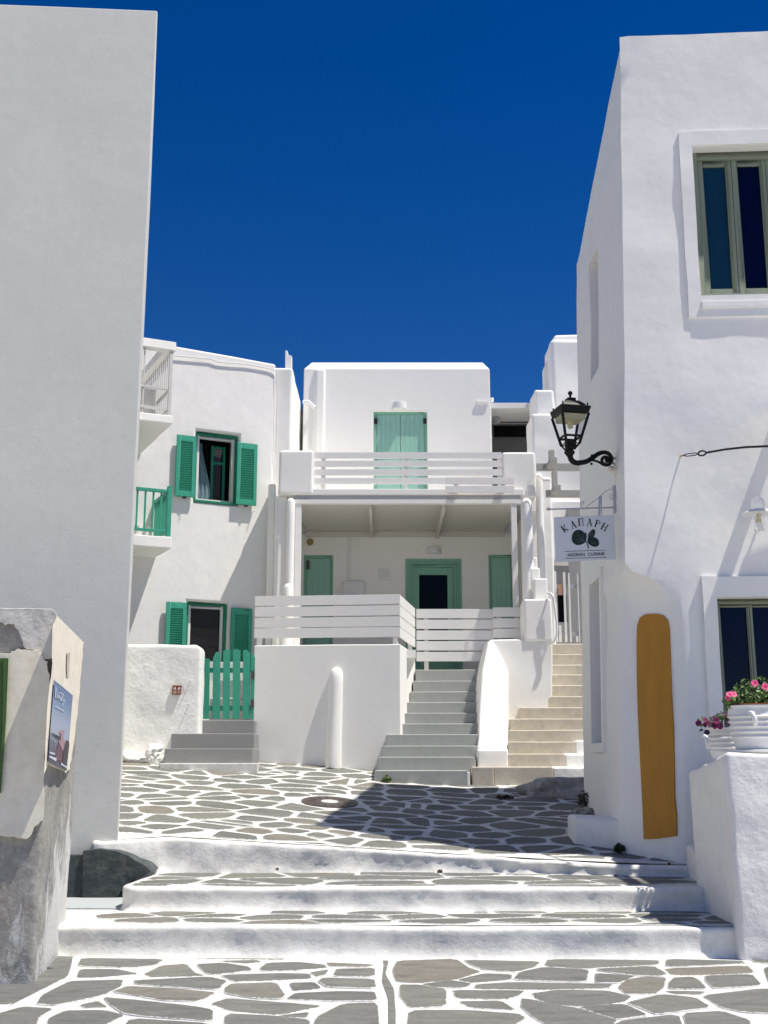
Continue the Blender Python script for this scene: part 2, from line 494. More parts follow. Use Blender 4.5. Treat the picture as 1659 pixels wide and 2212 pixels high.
# ------------------------------------------------------------------ walls with openings
class Wall:
    """vertical wall: O = a point of its base line, u = along it, n = outward; u,v,d are metres"""
    def __init__(self, O, u, n=None):
        self.O = Vector(O); self.u = Vector(u).normalized()
        self.n = Vector(n).normalized() if n else self.u.cross(Zv).normalized()
        if self.n.y > 0 and n is None:
            self.n = -self.n
    def P(self, u, v, d=0.0):
        return self.O + self.u * u + Zv * v + self.n * d
    def uv(self, px, py, d=0.0):
        p = on_plane(px, py, self.O + self.n * d, self.n)
        return (p - self.O).dot(self.u), p.z - self.O.z
    def rect(self, px0, py0, px1, py1, d=0.0):
        a = self.uv(px0, py0, d); b = self.uv(px1, py1, d)
        return min(a[0], b[0]), min(a[1], b[1]), max(a[0], b[0]), max(a[1], b[1])
    def slab(self, mb, r, d0, d1):
        u0, v0, u1, v1 = r
        c = [(u0, v0), (u1, v0), (u1, v1), (u0, v1)]
        mb.hull8([self.P(a, b, d0) for a, b in c], [self.P(a, b, d1) for a, b in c])
        return mb
    def shape(self, mb, pts, d0, d1):
        mb.hull8([self.P(a, b, d0) for a, b in pts], [self.P(a, b, d1) for a, b in pts])
        return mb
    def panel(self, mb, u0, u1, v0, v1, holes=(), thick=0.3, step=0.5, v1r=None):
        """holes: (u0,v0,u1,v1,depth). closed solid with niches"""
        us = sorted(set([u0, u1] + [h[0] for h in holes] + [h[2] for h in holes]))
        vs = sorted(set([v0, v1] + [h[1] for h in holes] + [h[3] for h in holes]))
        def fill(a):
            out = [a[0]]
            for x, y in zip(a, a[1:]):
                k = max(1, int((y - x) / step))
                out += [x + (y - x) * i / k for i in range(1, k + 1)]
            return out
        us = fill(us); vs = fill(vs)
        top2 = v1 if v1r is None else v1r
        def V(i, j, d):
            v = vs[j]
            if j == len(vs) - 1:
                v = v1 + (top2 - v1) * (us[i] - u0) / (u1 - u0)
            return self.P(us[i], v, d)
        def hole(i, j):
            if i < 0 or j < 0 or i >= len(us) - 1 or j >= len(vs) - 1:
                return None
            uc = (us[i] + us[i + 1]) / 2; vc = (vs[j] + vs[j + 1]) / 2
            for h in holes:
                if h[0] < uc < h[2] and h[1] < vc < h[3]:
                    return h
            return None
        for i in range(len(us) - 1):
            for j in range(len(vs) - 1):
                h = hole(i, j)
                d = -h[4] if h else 0.0
                mb.poly([V(i, j, d), V(i + 1, j, d), V(i + 1, j + 1, d), V(i, j + 1, d)])
                mb.poly([V(i, j, -thick), V(i, j + 1, -thick), V(i + 1, j + 1, -thick), V(i + 1, j, -thick)])
                if h:
                    for (di, dj, a, b) in ((-1, 0, (i, j), (i, j + 1)), (1, 0, (i + 1, j), (i + 1, j + 1)), (0, -1, (i, j), (i + 1, j)), (0, 1, (i, j + 1), (i + 1, j + 1))):
                        if hole(i + di, j + dj) is not h:
                            mb.poly([V(*a, 0), V(*b, 0), V(*b, d), V(*a, d)])
        for i in range(len(us) - 1):
            for j in (0, len(vs) - 1):
                mb.poly([V(i, j, 0), V(i + 1, j, 0), V(i + 1, j, -thick), V(i, j, -thick)])
        for j in range(len(vs) - 1):
            for i in (0, len(us) - 1):
                mb.poly([V(i, j, 0), V(i, j + 1, 0), V(i, j + 1, -thick), V(i, j, -thick)])
        return mb

def frame_bars(w, mb, r, fw, d0, d1, sides="LRTB"):
    u0, v0, u1, v1 = r
    if 'L' in sides: w.slab(mb, (u0, v0, u0 + fw, v1), d0, d1)
    if 'R' in sides: w.slab(mb, (u1 - fw, v0, u1, v1), d0, d1)
    if 'T' in sides: w.slab(mb, (u0 + fw, v1 - fw, u1 - fw, v1), d0, d1)
    if 'B' in sides: w.slab(mb, (u0 + fw, v0, u1 - fw, v0 + fw), d0, d1)
    return mb

# ------------------------------------------------------------------ paving
def clip(poly, a, b, c):
    """keep a*x+b*y<=c"""
    out = []
    n = len(poly)
    for i in range(n):
        p = poly[i]; q = poly[(i + 1) % n]
        dp = a * p[0] + b * p[1] - c; dq = a * q[0] + b * q[1] - c
        if dp <= 0: out.append(p)
        if dp * dq < 0:
            t = dp / (dp - dq)
            out.append((p[0] + (q[0] - p[0]) * t, p[1] + (q[1] - p[1]) * t))
    return out
def area(p):
    return 0.5 * sum(p[i][0] * p[(i + 1) % len(p)][1] - p[(i + 1) % len(p)][0] * p[i][1] for i in range(len(p)))
def chaikin(p, k=0.22):
    out = []
    for i in range(len(p)):
        a = p[i]; b = p[(i + 1) % len(p)]
        out.append((a[0] + (b[0] - a[0]) * k, a[1] + (b[1] - a[1]) * k))
        out.append((b[0] + (a[0] - b[0]) * k, b[1] + (a[1] - b[1]) * k))
    return out
def seeds(x0, x1, y0, y1, dx, dy, jit, rnd):
    out = []
    row = 0
    y = y0 - dy
    while y < y1 + dy:
        x = x0 - dx + (dx * 0.5 if row % 2 else 0) + rnd.uniform(-.3, .3) * dx
        while x < x1 + dx:
            if rnd.random() > 0.10:
                out.append((x + rnd.uniform(-jit, jit) * dx, y + rnd.uniform(-jit, jit) * dy))
            if rnd.random() < 0.12:
                out.append((x + rnd.uniform(-.5, .5) * dx, y + rnd.uniform(-.5, .5) * dy))
            x += dx
        y += dy
        row += 1
    return out
def cells(sd_, bound, ani, joint, rnd):
    """voronoi cells in a metric where y counts ani times, inset by half a joint"""
    res = []
    for i, s in enumerate(sd_):
        poly = bound(s)
        if not poly:
            continue
        near = sorted(sd_, key=lambda q: (q[0] - s[0]) ** 2 + ((q[1] - s[1]) * ani) ** 2)[1:15]
        for q in near:
            a = q[0] - s[0]; b = (q[1] - s[1]) * ani * ani
            mx = (q[0] + s[0]) / 2; my = (q[1] + s[1]) / 2
            ln = math.hypot(a, b)
            if ln < 1e-6: continue
            a /= ln; b /= ln
            jw = joint * (0.62 + 0.75 * abs(noise.noise(Vector((mx * 3.1, my * 3.7, 1.7)))) * 2)
            poly = clip(poly, a, b, a * mx + b * my - jw / 2)
            if len(poly) < 3: break
        if len(poly) >= 3 and abs(area(poly)) > 0.012:
            res.append(poly)
    return res
def stone(parent, poly, zf, rnd, h=0.006, rounds=1, name="stone", soft=.2):
    if area(poly) < 0: poly = poly[::-1]
    for _ in range(rounds):
        poly = chaikin(poly, soft)
    # wobble the outline
    poly = [(x + 0.012 * noise.noise(Vector((x * 6, y * 6, 0.3))), y + 0.010 * noise.noise(Vector((x * 6, y * 6, 5.3)))) for x, y in poly]
    cx = sum(p[0] for p in poly) / len(poly); cy = sum(p[1] for p in poly) / len(poly)
    cz = zf(cx, cy)
    hh = h + rnd.uniform(-0.002, 0.004)
    tx, ty = rnd.uniform(-.006, .006), rnd.uniform(-.008, .008)
    vs = []
    n = len(poly)
    for k, (ins, dz) in enumerate(((0.0, -0.03), (0.0, hh - 0.004), (0.006, hh), (0.05, hh))):
        for x, y in poly:
            dx, dy = x - cx, y - cy
            L = math.hypot(dx, dy) or 1
            f = max(.35, 1 - ins / L)
            X, Y = cx + dx * f, cy + dy * f
            z = zf(X, Y) + dz + (tx * dx + ty * dy if k else 0)
            vs.append((X - cx, Y - cy, z - cz))
    fs = []
    for k in range(3):
        for i in range(n):
            j = (i + 1) % n
            fs.append((k * n + i, k * n + j, (k + 1) * n + j, (k + 1) * n + i))
    fs.append(tuple(range(3 * n, 4 * n)))
    me = bpy.data.meshes.new(name)
    me.from_pydata(vs, [], fs)
    ea = me.attributes.new("edge", 'FLOAT', 'POINT')
    ea.data.foreach_set('value', [1.0] * n + [0.85] * n + [0.72] * n + [0.0] * n)
    me.materials.append(M_stone)
    o = bpy.data.objects.new(name, me)
    COL.objects.link(o)
    o.parent = parent
    o.location = Vector((cx, cy, cz)) - parent.location
    return o
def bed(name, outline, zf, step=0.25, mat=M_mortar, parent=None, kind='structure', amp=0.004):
    """painted joint bed following zf inside a polygon (grid clipped to the outline)"""
    xs = [p[0] for p in outline]; ys = [p[1] for p in outline]
    mb = MB()
    if area(outline) < 0: outline = outline[::-1]
    x = min(xs)
    while x < max(xs):
        y = min(ys)
        while y < max(ys):
            c = [(x, y), (x + step, y), (x + step, y + step), (x, y + step)]
            for i in range(len(outline)):
                p = outline[i]; q = outline[(i + 1) % len(outline)]
                a, b = q[1] - p[1], -(q[0] - p[0])
                L = math.hypot(a, b)
                c = clip(c, a / L, b / L, (a * p[0] + b * p[1]) / L)
                if len(c) < 3: break
            if len(c) >= 3 and abs(area(c)) > 1e-5:
                mb.poly([(u, v, zf(u, v) + amp * noise.noise(Vector((u * 2.3, v * 2.3, 0)))) for u, v in c])
            y += step
        x += step
    o = mb.build(name, mat, parent, kind=kind, ang=60)
    return o
def loft_riser(name, path, zbot, parent, mat=M_riser, inset=0.055, amp=0.008, seedv=0.0, label=None):
    """path: (x, y, ztop) along the front edge; rough rounded riser, closed on top by a nosing strip"""
    pts = []
    for a, b in zip(path, path[1:]):
        L = math.hypot(b[0] - a[0], b[1] - a[1])
        k = max(1, int(L / 0.05))
        pts += [Vector(a).lerp(Vector(b), i / k) for i in range(k)]
    pts.append(Vector(path[-1]))
    # soften corners of the path
    for _ in range(4):
        pts = [pts[0]] + [(pts[i - 1] + pts[i] * 2 + pts[i + 1]) / 4 for i in range(1, len(pts) - 1)] + [pts[-1]]
    bm = bmesh.new()
    rings = []
    for i, p in enumerate(pts):
        t = (pts[min(i + 1, len(pts) - 1)] - pts[max(0, i - 1)]); t.z = 0
        t.normalize()
        out = Vector((t.y, -t.x, 0))
        zb = zbot(p.x) if callable(zbot) else zbot
        h = p.z - zb
        prof = [(0.045, -h - 0.02), (0.026, -h + 0.006), (0.008, -h * 0.8), (0.004, -h * 0.62), (0.004, -h * 0.42), (0.008, -h * 0.25), (0.010, -0.035), (0.006, -0.013), (-0.006, -0.003), (-0.022, 0.0), (-inset, 0.001), (-inset - 0.05, -0.02)]
        ring = []
        for k, (o_, z_) in enumerate(prof):
            q = p + out * o_ + Vector((0, 0, z_))
            s = 3.3
            dn = noise.noise(q * s + Vector((seedv, 0, 0))) * amp * 1.5 + noise.noise(q * s * 3.7 + Vector((seedv, 5, 0))) * amp * 0.7 + noise.noise(q * s * 9 + Vector((seedv, 5, 9))) * amp * 0.3
            if 0 < k < 9:
                q += out * dn
            if 5 < k < 11:
                q.z += 0.5 * amp * noise.noise(Vector((q.x * 2.5, q.y, seedv + 3)))
            ring.append(bm.verts.new(q))
        rings.append(ring)
    for a, b in zip(rings, rings[1:]):
        for k in range(len(a) - 1):
            bm.faces.new([a[k], b[k], b[k + 1], a[k + 1]])
    mb = MB(); mb.bm.free(); mb.bm = bm
    return mb.build(name, mat, parent, ang=70, label=label)

# =================================================================== THE GROUND
Y1, Y2, Y3 = 9.82, 10.72, 12.0
Z1, Z2 = 0.251, 0.45
def z_plaza(x, y):
    return 0.67 - 0.055 * max(-4.5, min(1.0, x)) + 0.145 * (y - 12.0)

g = MB()
g.poly([(-300, -300, -0.35), (300, -300, -0.35), (300, 300, -0.35), (-300, 300, -0.35)])
g.build("ground", M_ground, kind='structure', smooth=False)
# high ground under the houses
hg = MB()
hg.poly([(-40, 17.8, 1.2), (40, 17.8, 1.2), (60, 120, 1.2), (-60, 120, 1.2)])
hg.build("upper_ground", M_ground, kind='structure', smooth=False)

rnd = random.Random(11)
# --- lower pavement
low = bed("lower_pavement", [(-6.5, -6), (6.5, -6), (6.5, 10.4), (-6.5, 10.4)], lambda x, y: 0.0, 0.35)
flat = lambda x, y: 0.0
L6 = [
 [(370,108),(515,110),(505,128),(365,130)], [(560,110),(740,118),(700,128),(570,128)], [(780,120),(960,118),(1120,125),(1240,142),(1000,140),(800,138)],
 [(355,140),(700,142),(660,168),(560,178),(345,172)], [(345,185),(500,185),(590,205),(440,218),(335,220)], [(625,205),(700,170),(800,165),(840,200),(880,212),(760,215),(660,215)],
 [(850,165),(960,158),(1060,175),(1085,190),(930,208),(900,205)], [(950,148),(1100,145),(1120,152),(1060,160)], [(1130,180),(1160,158),(1280,153),(1390,165),(1405,178),(1250,190),(1140,192)],
 [(1415,158),(1610,166),(1580,174),(1430,173)], [(1460,185),(1615,182),(1615,215),(1445,215)], [(320,238),(530,232),(510,265),(430,300),(250,340),(165,335),(190,300),(290,245)],
 [(585,235),(900,222),(970,240),(930,275),(760,262),(590,250)], [(495,285),(560,260),(760,272),(930,288),(850,325),(700,318)], [(1000,210),(1200,203),(1330,205),(1340,225),(1170,232),(1020,238),(960,215)],
 [(1345,200),(1420,188),(1400,208),(1370,215)], [(1000,250),(1190,245),(1220,295),(1215,315),(1100,310),(985,290),(975,270)], [(1255,245),(1350,243),(1385,268),(1270,278)],
 [(1400,225),(1610,230),(1618,268),(1420,262),(1380,240)], [(1280,290),(1470,282),(1615,285),(1618,322),(1430,322),(1250,315)], [(990,312),(1200,330),(1390,342),(1210,380),(1000,365),(920,335)],
 [(450,310),(560,318),(820,345),(910,360),(915,410),(600,385),(540,375),(490,340)], [(355,340),(420,325),(465,348),(370,352)], [(1220,385),(1330,372),(1320,395),(1250,390)],
 [(280,365),(440,362),(530,385),(440,425),(300,470),(205,470),(215,400)], [(-60,395),(100,350),(220,358),(160,395),(150,470),(-60,470)], [(980,380),(1200,390),(1330,405),(1330,470),(970,470)],
 [(1380,395),(1480,340),(1630,335),(1632,470),(1340,470)], [(570,400),(900,420),(900,480),(500,480)], [(255,118),(318,112),(290,215),(150,285),(-20,372),(-90,395),(-90,250),(60,200)]]
L7 = [
 [(60,150),(310,142),(360,180),(410,195),(300,230),(150,242),(60,240),(45,190)], [(350,145),(675,150),(640,175),(580,195),(440,190),(380,165)], [(715,140),(1180,145),(1175,165),(960,175),(860,182),(700,170)],
 [(1225,142),(1540,150),(1550,160),(1220,175)], [(600,200),(690,180),(880,190),(865,240),(560,232)], [(925,185),(1160,172),(1215,205),(1190,215),(1080,212),(930,192)], [(920,205),(1080,218),(1010,245),(915,242)],
 [(1220,182),(1565,170),(1590,200),(1400,208),(1250,210)], [(320,230),(430,205),(550,210),(540,230),(390,242)], [(170,250),(290,235),(370,248),(340,265),(220,265)], [(400,250),(560,240),(980,250),(960,268),(680,272),(395,268)],
 [(1050,235),(1120,222),(1215,225),(1200,265),(1170,290),(1050,290),(1020,262)], [(1255,225),(1330,220),(1360,235),(1390,270),(1230,270),(1240,245)], [(1390,215),(1590,208),(1625,255),(1430,270),(1400,240)],
 [(70,255),(150,255),(260,275),(265,345),(110,350),(75,300)], [(300,275),(600,278),(570,300),(520,315),(320,310)], [(640,290),(760,275),(960,278),(1060,300),(1030,325),(880,345),(760,340),(680,320)],
 [(330,325),(500,322),(560,360),(390,350)], [(600,315),(640,318),(760,345),(830,355),(1000,405),(980,430),(800,480),(650,395),(600,350)], [(850,350),(1040,340),(1130,385),(1010,400),(930,380)],
 [(1060,330),(1200,295),(1340,310),(1400,350),(1180,380),(1110,350)], [(1220,280),(1380,280),(1350,295),(1260,290)], [(1380,300),(1640,268),(1760,300),(1740,380),(1560,370),(1460,350)],
 [(1300,380),(1460,370),(1580,410),(1580,480),(1330,480)], [(110,362),(350,362),(570,380),(600,400),(480,470),(100,480)], [(1000,430),(1040,410),(1270,385),(1300,480),(1000,480)],
 [(1590,140),(1760,136),(1760,165),(1610,155)], [(1640,180),(1760,178),(1780,250),(1665,255)], [(-4,150),(18,150),(5,210),(40,280),(52,400),(46,480),(18,480),(16,300),(-6,250)]]
def ground_poly(pts, ox, oy):
    return [tuple(atZ(ox + p[0] * 0.5, oy + p[1] * 0.5, 0.0)[:2]) for p in pts]
for L, ox in ((L6, 0.0), (L7, 829.5)):
    for p in L:
        q_ = ground_poly(p, ox, 2002.4)
        mx_ = sum(a[0] for a in q_) / len(q_); my_ = sum(a[1] for a in q_) / len(q_)
        q_ = [(a[0] + (a[0] - mx_) / max(.05, math.hypot(a[0] - mx_, a[1] - my_)) * .022, a[1] + (a[1] - my_) / max(.05, math.hypot(a[0] - mx_, a[1] - my_)) * .022) for a in q_]
        stone(low, q_, flat, rnd, soft=.11)
yb = atZ(829, 2002.4 + 0.5 * 492, 0)[1]
def rb(x0, x1, y0, y1):
    def f(s):
        if not (x0 <= s[0] <= x1 and y0 <= s[1] <= y1): return None
        return [(x0, y0), (x1, y0), (x1, y1), (x0, y1)]
    return f
for c in cells(seeds(-4.6, 4.6, 4.6, yb, 0.62, 0.52, 0.34, rnd), rb(-4.6, 4.6, 4.6, yb), 1.2, 0.055, rnd):
    stone(low, c, flat, rnd)

# --- the three broad steps
def step_thing(name, path, zbot, bed_poly, zf, stones_rect, seedv, dx, dy, ani=1.7):
    e = empty(name, (0, path[0][1], 0), kind='structure')
    loft_riser("riser", path, zbot, e, seedv=seedv)
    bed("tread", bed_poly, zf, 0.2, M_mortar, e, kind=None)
    x0, x1, y0, y1 = stones_rect
    def bnd(s):
        if not (x0 <= s[0] <= x1 and y0 <= s[1] <= y1): return None
        p = [(x0, y0), (x1, y0), (x1, y1), (x0, y1)]
        for i in range(len(bed_poly)):
            a = bed_poly[i]; b = bed_poly[(i + 1) % len(bed_poly)]
            A, B = b[1] - a[1], -(b[0] - a[0])
            Ln = math.hypot(A, B)
            p = clip(p, A / Ln, B / Ln, (A * a[0] + B * a[1]) / Ln - 0.02)
            if len(p) < 3: return None
        return p
    for c in cells(seeds(x0, x1, y0, y1, dx, dy, 0.38, rnd), bnd, ani, 0.05, rnd):
        stone(e, c, zf, rnd)
    return e
xl1 = at(150, 1995, Y1)[0]
step_thing("lower_step", [(xl1 - 0.45, Y1 + 0.10, Z1 - 0.02), (xl1 - .05, Y1 + 0.04, Z1 - 0.01), (xl1 + 0.15, Y1 - 0.01, Z1), (-1.2, Y1, Z1 + 0.004), (0.4, Y1 - 0.03, Z1 - 0.012), (1.9, Y1 - 0.02, Z1 - 0.008), (3.05, Y1 + 0.05, Z1 - 0.02)], 0.0,
           [(-3.5, Y1 + 0.07), (3.4, Y1 + 0.05), (3.4, Y2 + 0.75), (-3.5, Y2 + 0.75)], lambda x, y: Z1 - 0.006,
           (xl1, 3.2, Y1 + 0.055, Y2 - 0.01), 3.0, 0.62, 0.25)
xl2 = at(256, 1917, Y2)[0]
pl = at(345, 1872, 12.0)
step_thing("middle_step", [(pl.x, 12.1, Z2), (xl2 + 0.0, Y2 + 0.12, Z2), (xl2 + 0.1, Y2, Z2), (-1.2, Y2 + 0.02, Z2 - 0.006), (0.3, Y2 - 0.02, Z2 + 0.003), (1.8, Y2 - 0.02, Z2 - 0.005), (3.05, Y2 - 0.02, Z2)], Z1 - 0.01,
           [(xl2 + 0.1, Y2 + 0.06), (3.3, Y2 + 0.05), (3.3, 12.2), (pl.x + 0.05, 12.2), (xl2 + 0.05, Y2 + 0.2)], lambda x, y: Z2 - 0.006 + 0.005 * (y - Y2),
           (xl2, 3.0, Y2 + 0.055, 12.0), 9.0, 0.66, 0.36)
# --- plaza
def front_y(x):
    # where the upper riser stands
    pts = [(-3.2, 11.55), (-2.75, 11.62), (-2.2, 12.0), (0.9, 11.95), (1.9, 11.72), (3.2, 11.52)]
    for a, b in zip(pts, pts[1:]):
        if a[0] <= x <= b[0]:
            return a[1] + (b[1] - a[1]) * (x - a[0]) / (b[0] - a[0])
    return 11.55
plaza = empty("plaza_pavement", (0, 12, 0.7), kind='structure')
upath = [(-2.90, 12.2, 0.83)]
for x in (-2.84, -2.75, -2.45, -2.2, -1.6, -1.0, -0.4, 0.2, 0.9, 1.5, 1.9, 2.3, 2.7, 3.1):
    y = front_y(x)
    upath.append((x, y, z_plaza(x, y) + 0.012 * noise.noise(Vector((x, 0, 2)))))
loft_riser("riser", upath, lambda x: 0.24 if x < -2.3 else Z2 - 0.01, plaza, seedv=17, inset=0.075, amp=0.019)
def plaza_bed():
    w = MB(); st_ = 0.2; x = -6.0
    while x < 3.6:
        f0, f1 = [(front_y(q) + 0.06 if q > -2.9 else 12.0) for q in (x, x + st_)]
        n_ = 34
        for k in range(n_):
            ys = [f0 + (18.6 - f0) * k / n_, f1 + (18.6 - f1) * k / n_, f1 + (18.6 - f1) * (k + 1) / n_, f0 + (18.6 - f0) * (k + 1) / n_]
            w.poly([(u, v, z_plaza(u, v) + .006 * noise.noise(Vector((u * 2.3, v * 2.3, 0)))) for u, v in zip((x, x + st_, x + st_, x), ys)])
        x += st_
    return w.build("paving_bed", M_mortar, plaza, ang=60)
plaza_bed()
MHC = at(712, 1743, 14.3)
MHC.z = z_plaza(MHC.x, MHC.y)
def bnd_plaza(s):
    if not (-4.6 < s[0] < 3.0 and 11.8 < s[1] < 17.9): return None
    if math.hypot(s[0] - MHC.x, (s[1] - MHC.y)) < 0.40: return None
    p = [(-4.6, 11.6), (3.1, 11.6), (3.1, 17.9), (-4.6, 17.9)]
    for a, b in (((-2.7, 11.74), (-2.2, 12.10)), ((-2.2, 12.10), (0.9, 12.05)), ((0.9, 12.05), (3.2, 11.66))):
        if a[0] - 0.6 < s[0] < b[0] + 0.6:
            A, B = b[1] - a[1], -(b[0] - a[0])
            L = math.hypot(A, B)
            p = clip(p, A / L, B / L, (A * a[0] + B * a[1]) / L)
            if len(p) < 3: return None
    # keep clear of the manhole rim
    dx, dy = s[0] - MHC.x, s[1] - MHC.y
    dd = math.hypot(dx, dy)
    if dd < 1.3:
        dx /= dd; dy /= dd
        p = clip(p, -dx, -dy, -(dx * MHC.x + dy * MHC.y) - 0.39)
    return p if len(p) >= 3 else None
cl = cells(seeds(-4.6, 3.0, 11.9, 17.9, 0.50, 0.31, 0.42, random.Random(5)), bnd_plaza, 1.45, 0.055, rnd)
cl.sort(key=lambda c: min(p[1] for p in c))
for c in cl[:300]:
    stone(plaza, c, z_plaza, rnd, h=0.005)
print("plaza stones", len(cl))

for (x, y, r_) in ((597, 1879, .022), (951, 1884, .030), (958, 1887, .018), (1330, 1893, .014), (1445, 1866, .012)):
    yy_ = front_y(at(x, y, 11.95).x)
    p = at(x, y, yy_ - .012); w = MB(); w.blob(p, r_, 2, .4, 4, (1.2, .6, .9), x)
    w.build("crumbled_hole_dark", M_soil, plaza)  # dark blobs painted for the shade inside chipped holes in the riser
# =================================================================== LEFT TALL BUILDING
tb = empty("tall_building", at(255, 1800, 11.75), "tall blank pale grey rendered building filling the left edge of the view", "building")
Yt = 11.72
pr = at(341, 22, Yt); pb = at(255, 1812, Yt)
w = MB()
a_t = at(341, 22, Yt); a_b = Vector((pb.x - 0.03, Yt, 0.1))
k = (a_t.x - pb.x) / (a_t.z - pb.z)
a_b.x = pb.x + k * (0.1 - pb.z)
l_t = at(0, 8, Yt - 0.10); l_t = l_t + (l_t - a_t) * 1.1
l_b = Vector((l_t.x, l_t.y, 0.1))
# footprint runs back just inside the line of sight so the side shows only as a sliver
def back(p, L):
    d = Vector((p.x, p.y, 0)).normalized()
    s = Vector((-0.004, 1, 0))
    dd = Vector((d.x * 0.985, d.y, 0))
    q = p + dd * L
    q.z = p.z
    return q
q = [a_b, l_b, l_t, a_t]
w.hull8(q, [back(a_b, 5), l_b + Vector((-2, 5, 0)), l_t + Vector((-2, 5, 0)), back(a_t, 5)])
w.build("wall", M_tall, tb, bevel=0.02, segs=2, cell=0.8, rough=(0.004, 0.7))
w = MB()
pa = at(130, 1846, 11.62); pq = at(184, 1846, 11.62)
w.box((pa.x - 1.2, 11.60, 0.1), (pq.x, 11.9, pq.z))
w.build("plinth", M_darkpaint, tb, bevel=0.01, cell=0.12, rough=(0.008, 4))
# charcoal painted face below the plaza's left end
w = MB()
dp = [(178, 1838), (214, 1833), (250, 1838), (276, 1848), (292, 1859), (312, 1868), (326, 1882), (303, 1895), (285, 1902), (262, 1922), (250, 1946), (178, 1946)]
w.prism([at(x, y, 11.57) for x, y in dp], (0, 0.4, 0))
dkp = w.build("painted_riser_face", M_darkpaint, plaza, bevel=0.006, cell=0.10, rough=(0.006, 5))
# light grey painted floor in the corner
w = MB()
w.box((-3.9, 10.85, 0.05), (xl2 + 0.25, 11.7, Z1 + 0.012))
w.build("grey_floor", M_floorgrey, kind='structure', bevel=0.01)

# =================================================================== LEFT PILLAR
def Z8(x, y):
    return x * 0.42977, (2300 + y * 0.7834) / 1.8228
def worn_mat():
    m, nt, b = new_mat("bare_render_with_limewash")
    geo = nd(nt, "ShaderNodeNewGeometry"); pos = geo.outputs['Position']
    n1 = noise_node(nt, 3.0, 6, .65, pos); n2 = noise_node(nt, 22, 6, .7, pos)
    cc = ramp(nt, n1.outputs[0], [(.3, (.20, .19, .17)), (.5, (.33, .315, .285)), (.7, (.42, .40, .37))])
    c2 = ramp(nt, n2.outputs[0], [(.3, (.7, .7, .7)), (.7, (1.2, 1.2, 1.2))])
    mm = nd(nt, "ShaderNodeMix", data_type='RGBA', blend_type='MULTIPLY'); mm.inputs[0].default_value = 1
    nt.links.new(cc.outputs[0], mm.inputs[6]); nt.links.new(c2.outputs[0], mm.inputs[7])
    n3 = noise_node(nt, 2.6, 8, .72, mapping(nt, pos, (2.2, 2.2, .8)), .8)
    sp3 = nd(nt, "ShaderNodeSeparateXYZ"); nt.links.new(pos, sp3.inputs[0])
    mz = nd(nt, "ShaderNodeMapRange"); mz.inputs['From Min'].default_value = .1; mz.inputs['From Max'].default_value = 1.25
    mz.inputs['To Min'].default_value = .20; mz.inputs['To Max'].default_value = -.12
    nt.links.new(sp3.outputs[2], mz.inputs['Value'])
    my = nd(nt, "ShaderNodeMapRange"); my.inputs['From Min'].default_value = 8.68; my.inputs['From Max'].default_value = 9.6
    my.inputs['To Min'].default_value = -.16; my.inputs['To Max'].default_value = .06
    nt.links.new(sp3.outputs[1], my.inputs['Value'])
    a1 = nd(nt, "ShaderNodeMath", operation='ADD'); a2 = nd(nt, "ShaderNodeMath", operation='ADD')
    nt.links.new(n3.outputs[0], a1.inputs[0]); nt.links.new(mz.outputs[0], a1.inputs[1])
    nt.links.new(a1.outputs[0], a2.inputs[0]); nt.links.new(my.outputs[0], a2.inputs[1])
    mk = nd(nt, "ShaderNodeMapRange"); mk.inputs['From Min'].default_value = .50; mk.inputs['From Max'].default_value = .60
    nt.links.new(a2.outputs[0], mk.inputs['Value'])
    c = mix(nt, mk.outputs[0], mm.outputs[2], (.62, .61, .585))
    nt.links.new(c, b.inputs['Base Color']); b.inputs['Roughness'].default_value = .9
    b1 = nd(nt, "ShaderNodeBump"); b1.inputs['Strength'].default_value = .8; b1.inputs['Distance'].default_value = .012
    nt.links.new(n2.outputs[0], b1.inputs['Height'])
    b2 = nd(nt, "ShaderNodeBump"); b2.inputs['Strength'].default_value = .6; b2.inputs['Distance'].default_value = .008
    nt.links.new(mk.outputs[0], b2.inputs['Height']); nt.links.new(b1.outputs[0], b2.inputs['Normal'])
    nt.links.new(b2.outputs[0], b.inputs['Normal'])
    return m
gp = empty("gate_pillar", at(73, 2120, 9.3), "weathered wall end with flaking white plaster over bare grey render at the left edge", "wall")
YN, YF = 8.72, 10.2
n_t = at(122, 1320, YN); n_b = Vector((at(73, 2110, YN).x, YN, -0.05))
f_t = at(181, 1388, YF); f_b = Vector((at(139, 2035, YF).x, YF, -0.05))
l_t2 = at(-5, 1313, YN); l_t2.x -= 1.4
l_b2 = Vector((l_t2.x, YN, -0.05))
bl_t = Vector((l_t2.x, YF, f_t.z)); bl_b = Vector((l_t2.x, YF, -0.05))
w = MB()
bm = w.bm
V = [bm.verts.new(p) for p in (l_b2, n_b, f_b, bl_b, l_t2, n_t, f_t, bl_t)]
for f in ((0, 1, 5, 4), (1, 2, 6, 5), (2, 3, 7, 6), (3, 0, 4, 7), (4, 5, 6, 7), (3, 2, 1, 0)):
    bm.faces.new([V[i] for i in f])
w.build("core", worn_mat(), gp, bevel=0.05, segs=3, cell=0.10, rough=(0.02, 3.5))
nF = Vector((0, -1, 0))
sdv = (f_b - n_b); sdv.z = 0; sdv.normalize()
nS = Vector((sdv.y, -sdv.x, 0))
OS = (n_t + n_b) / 2
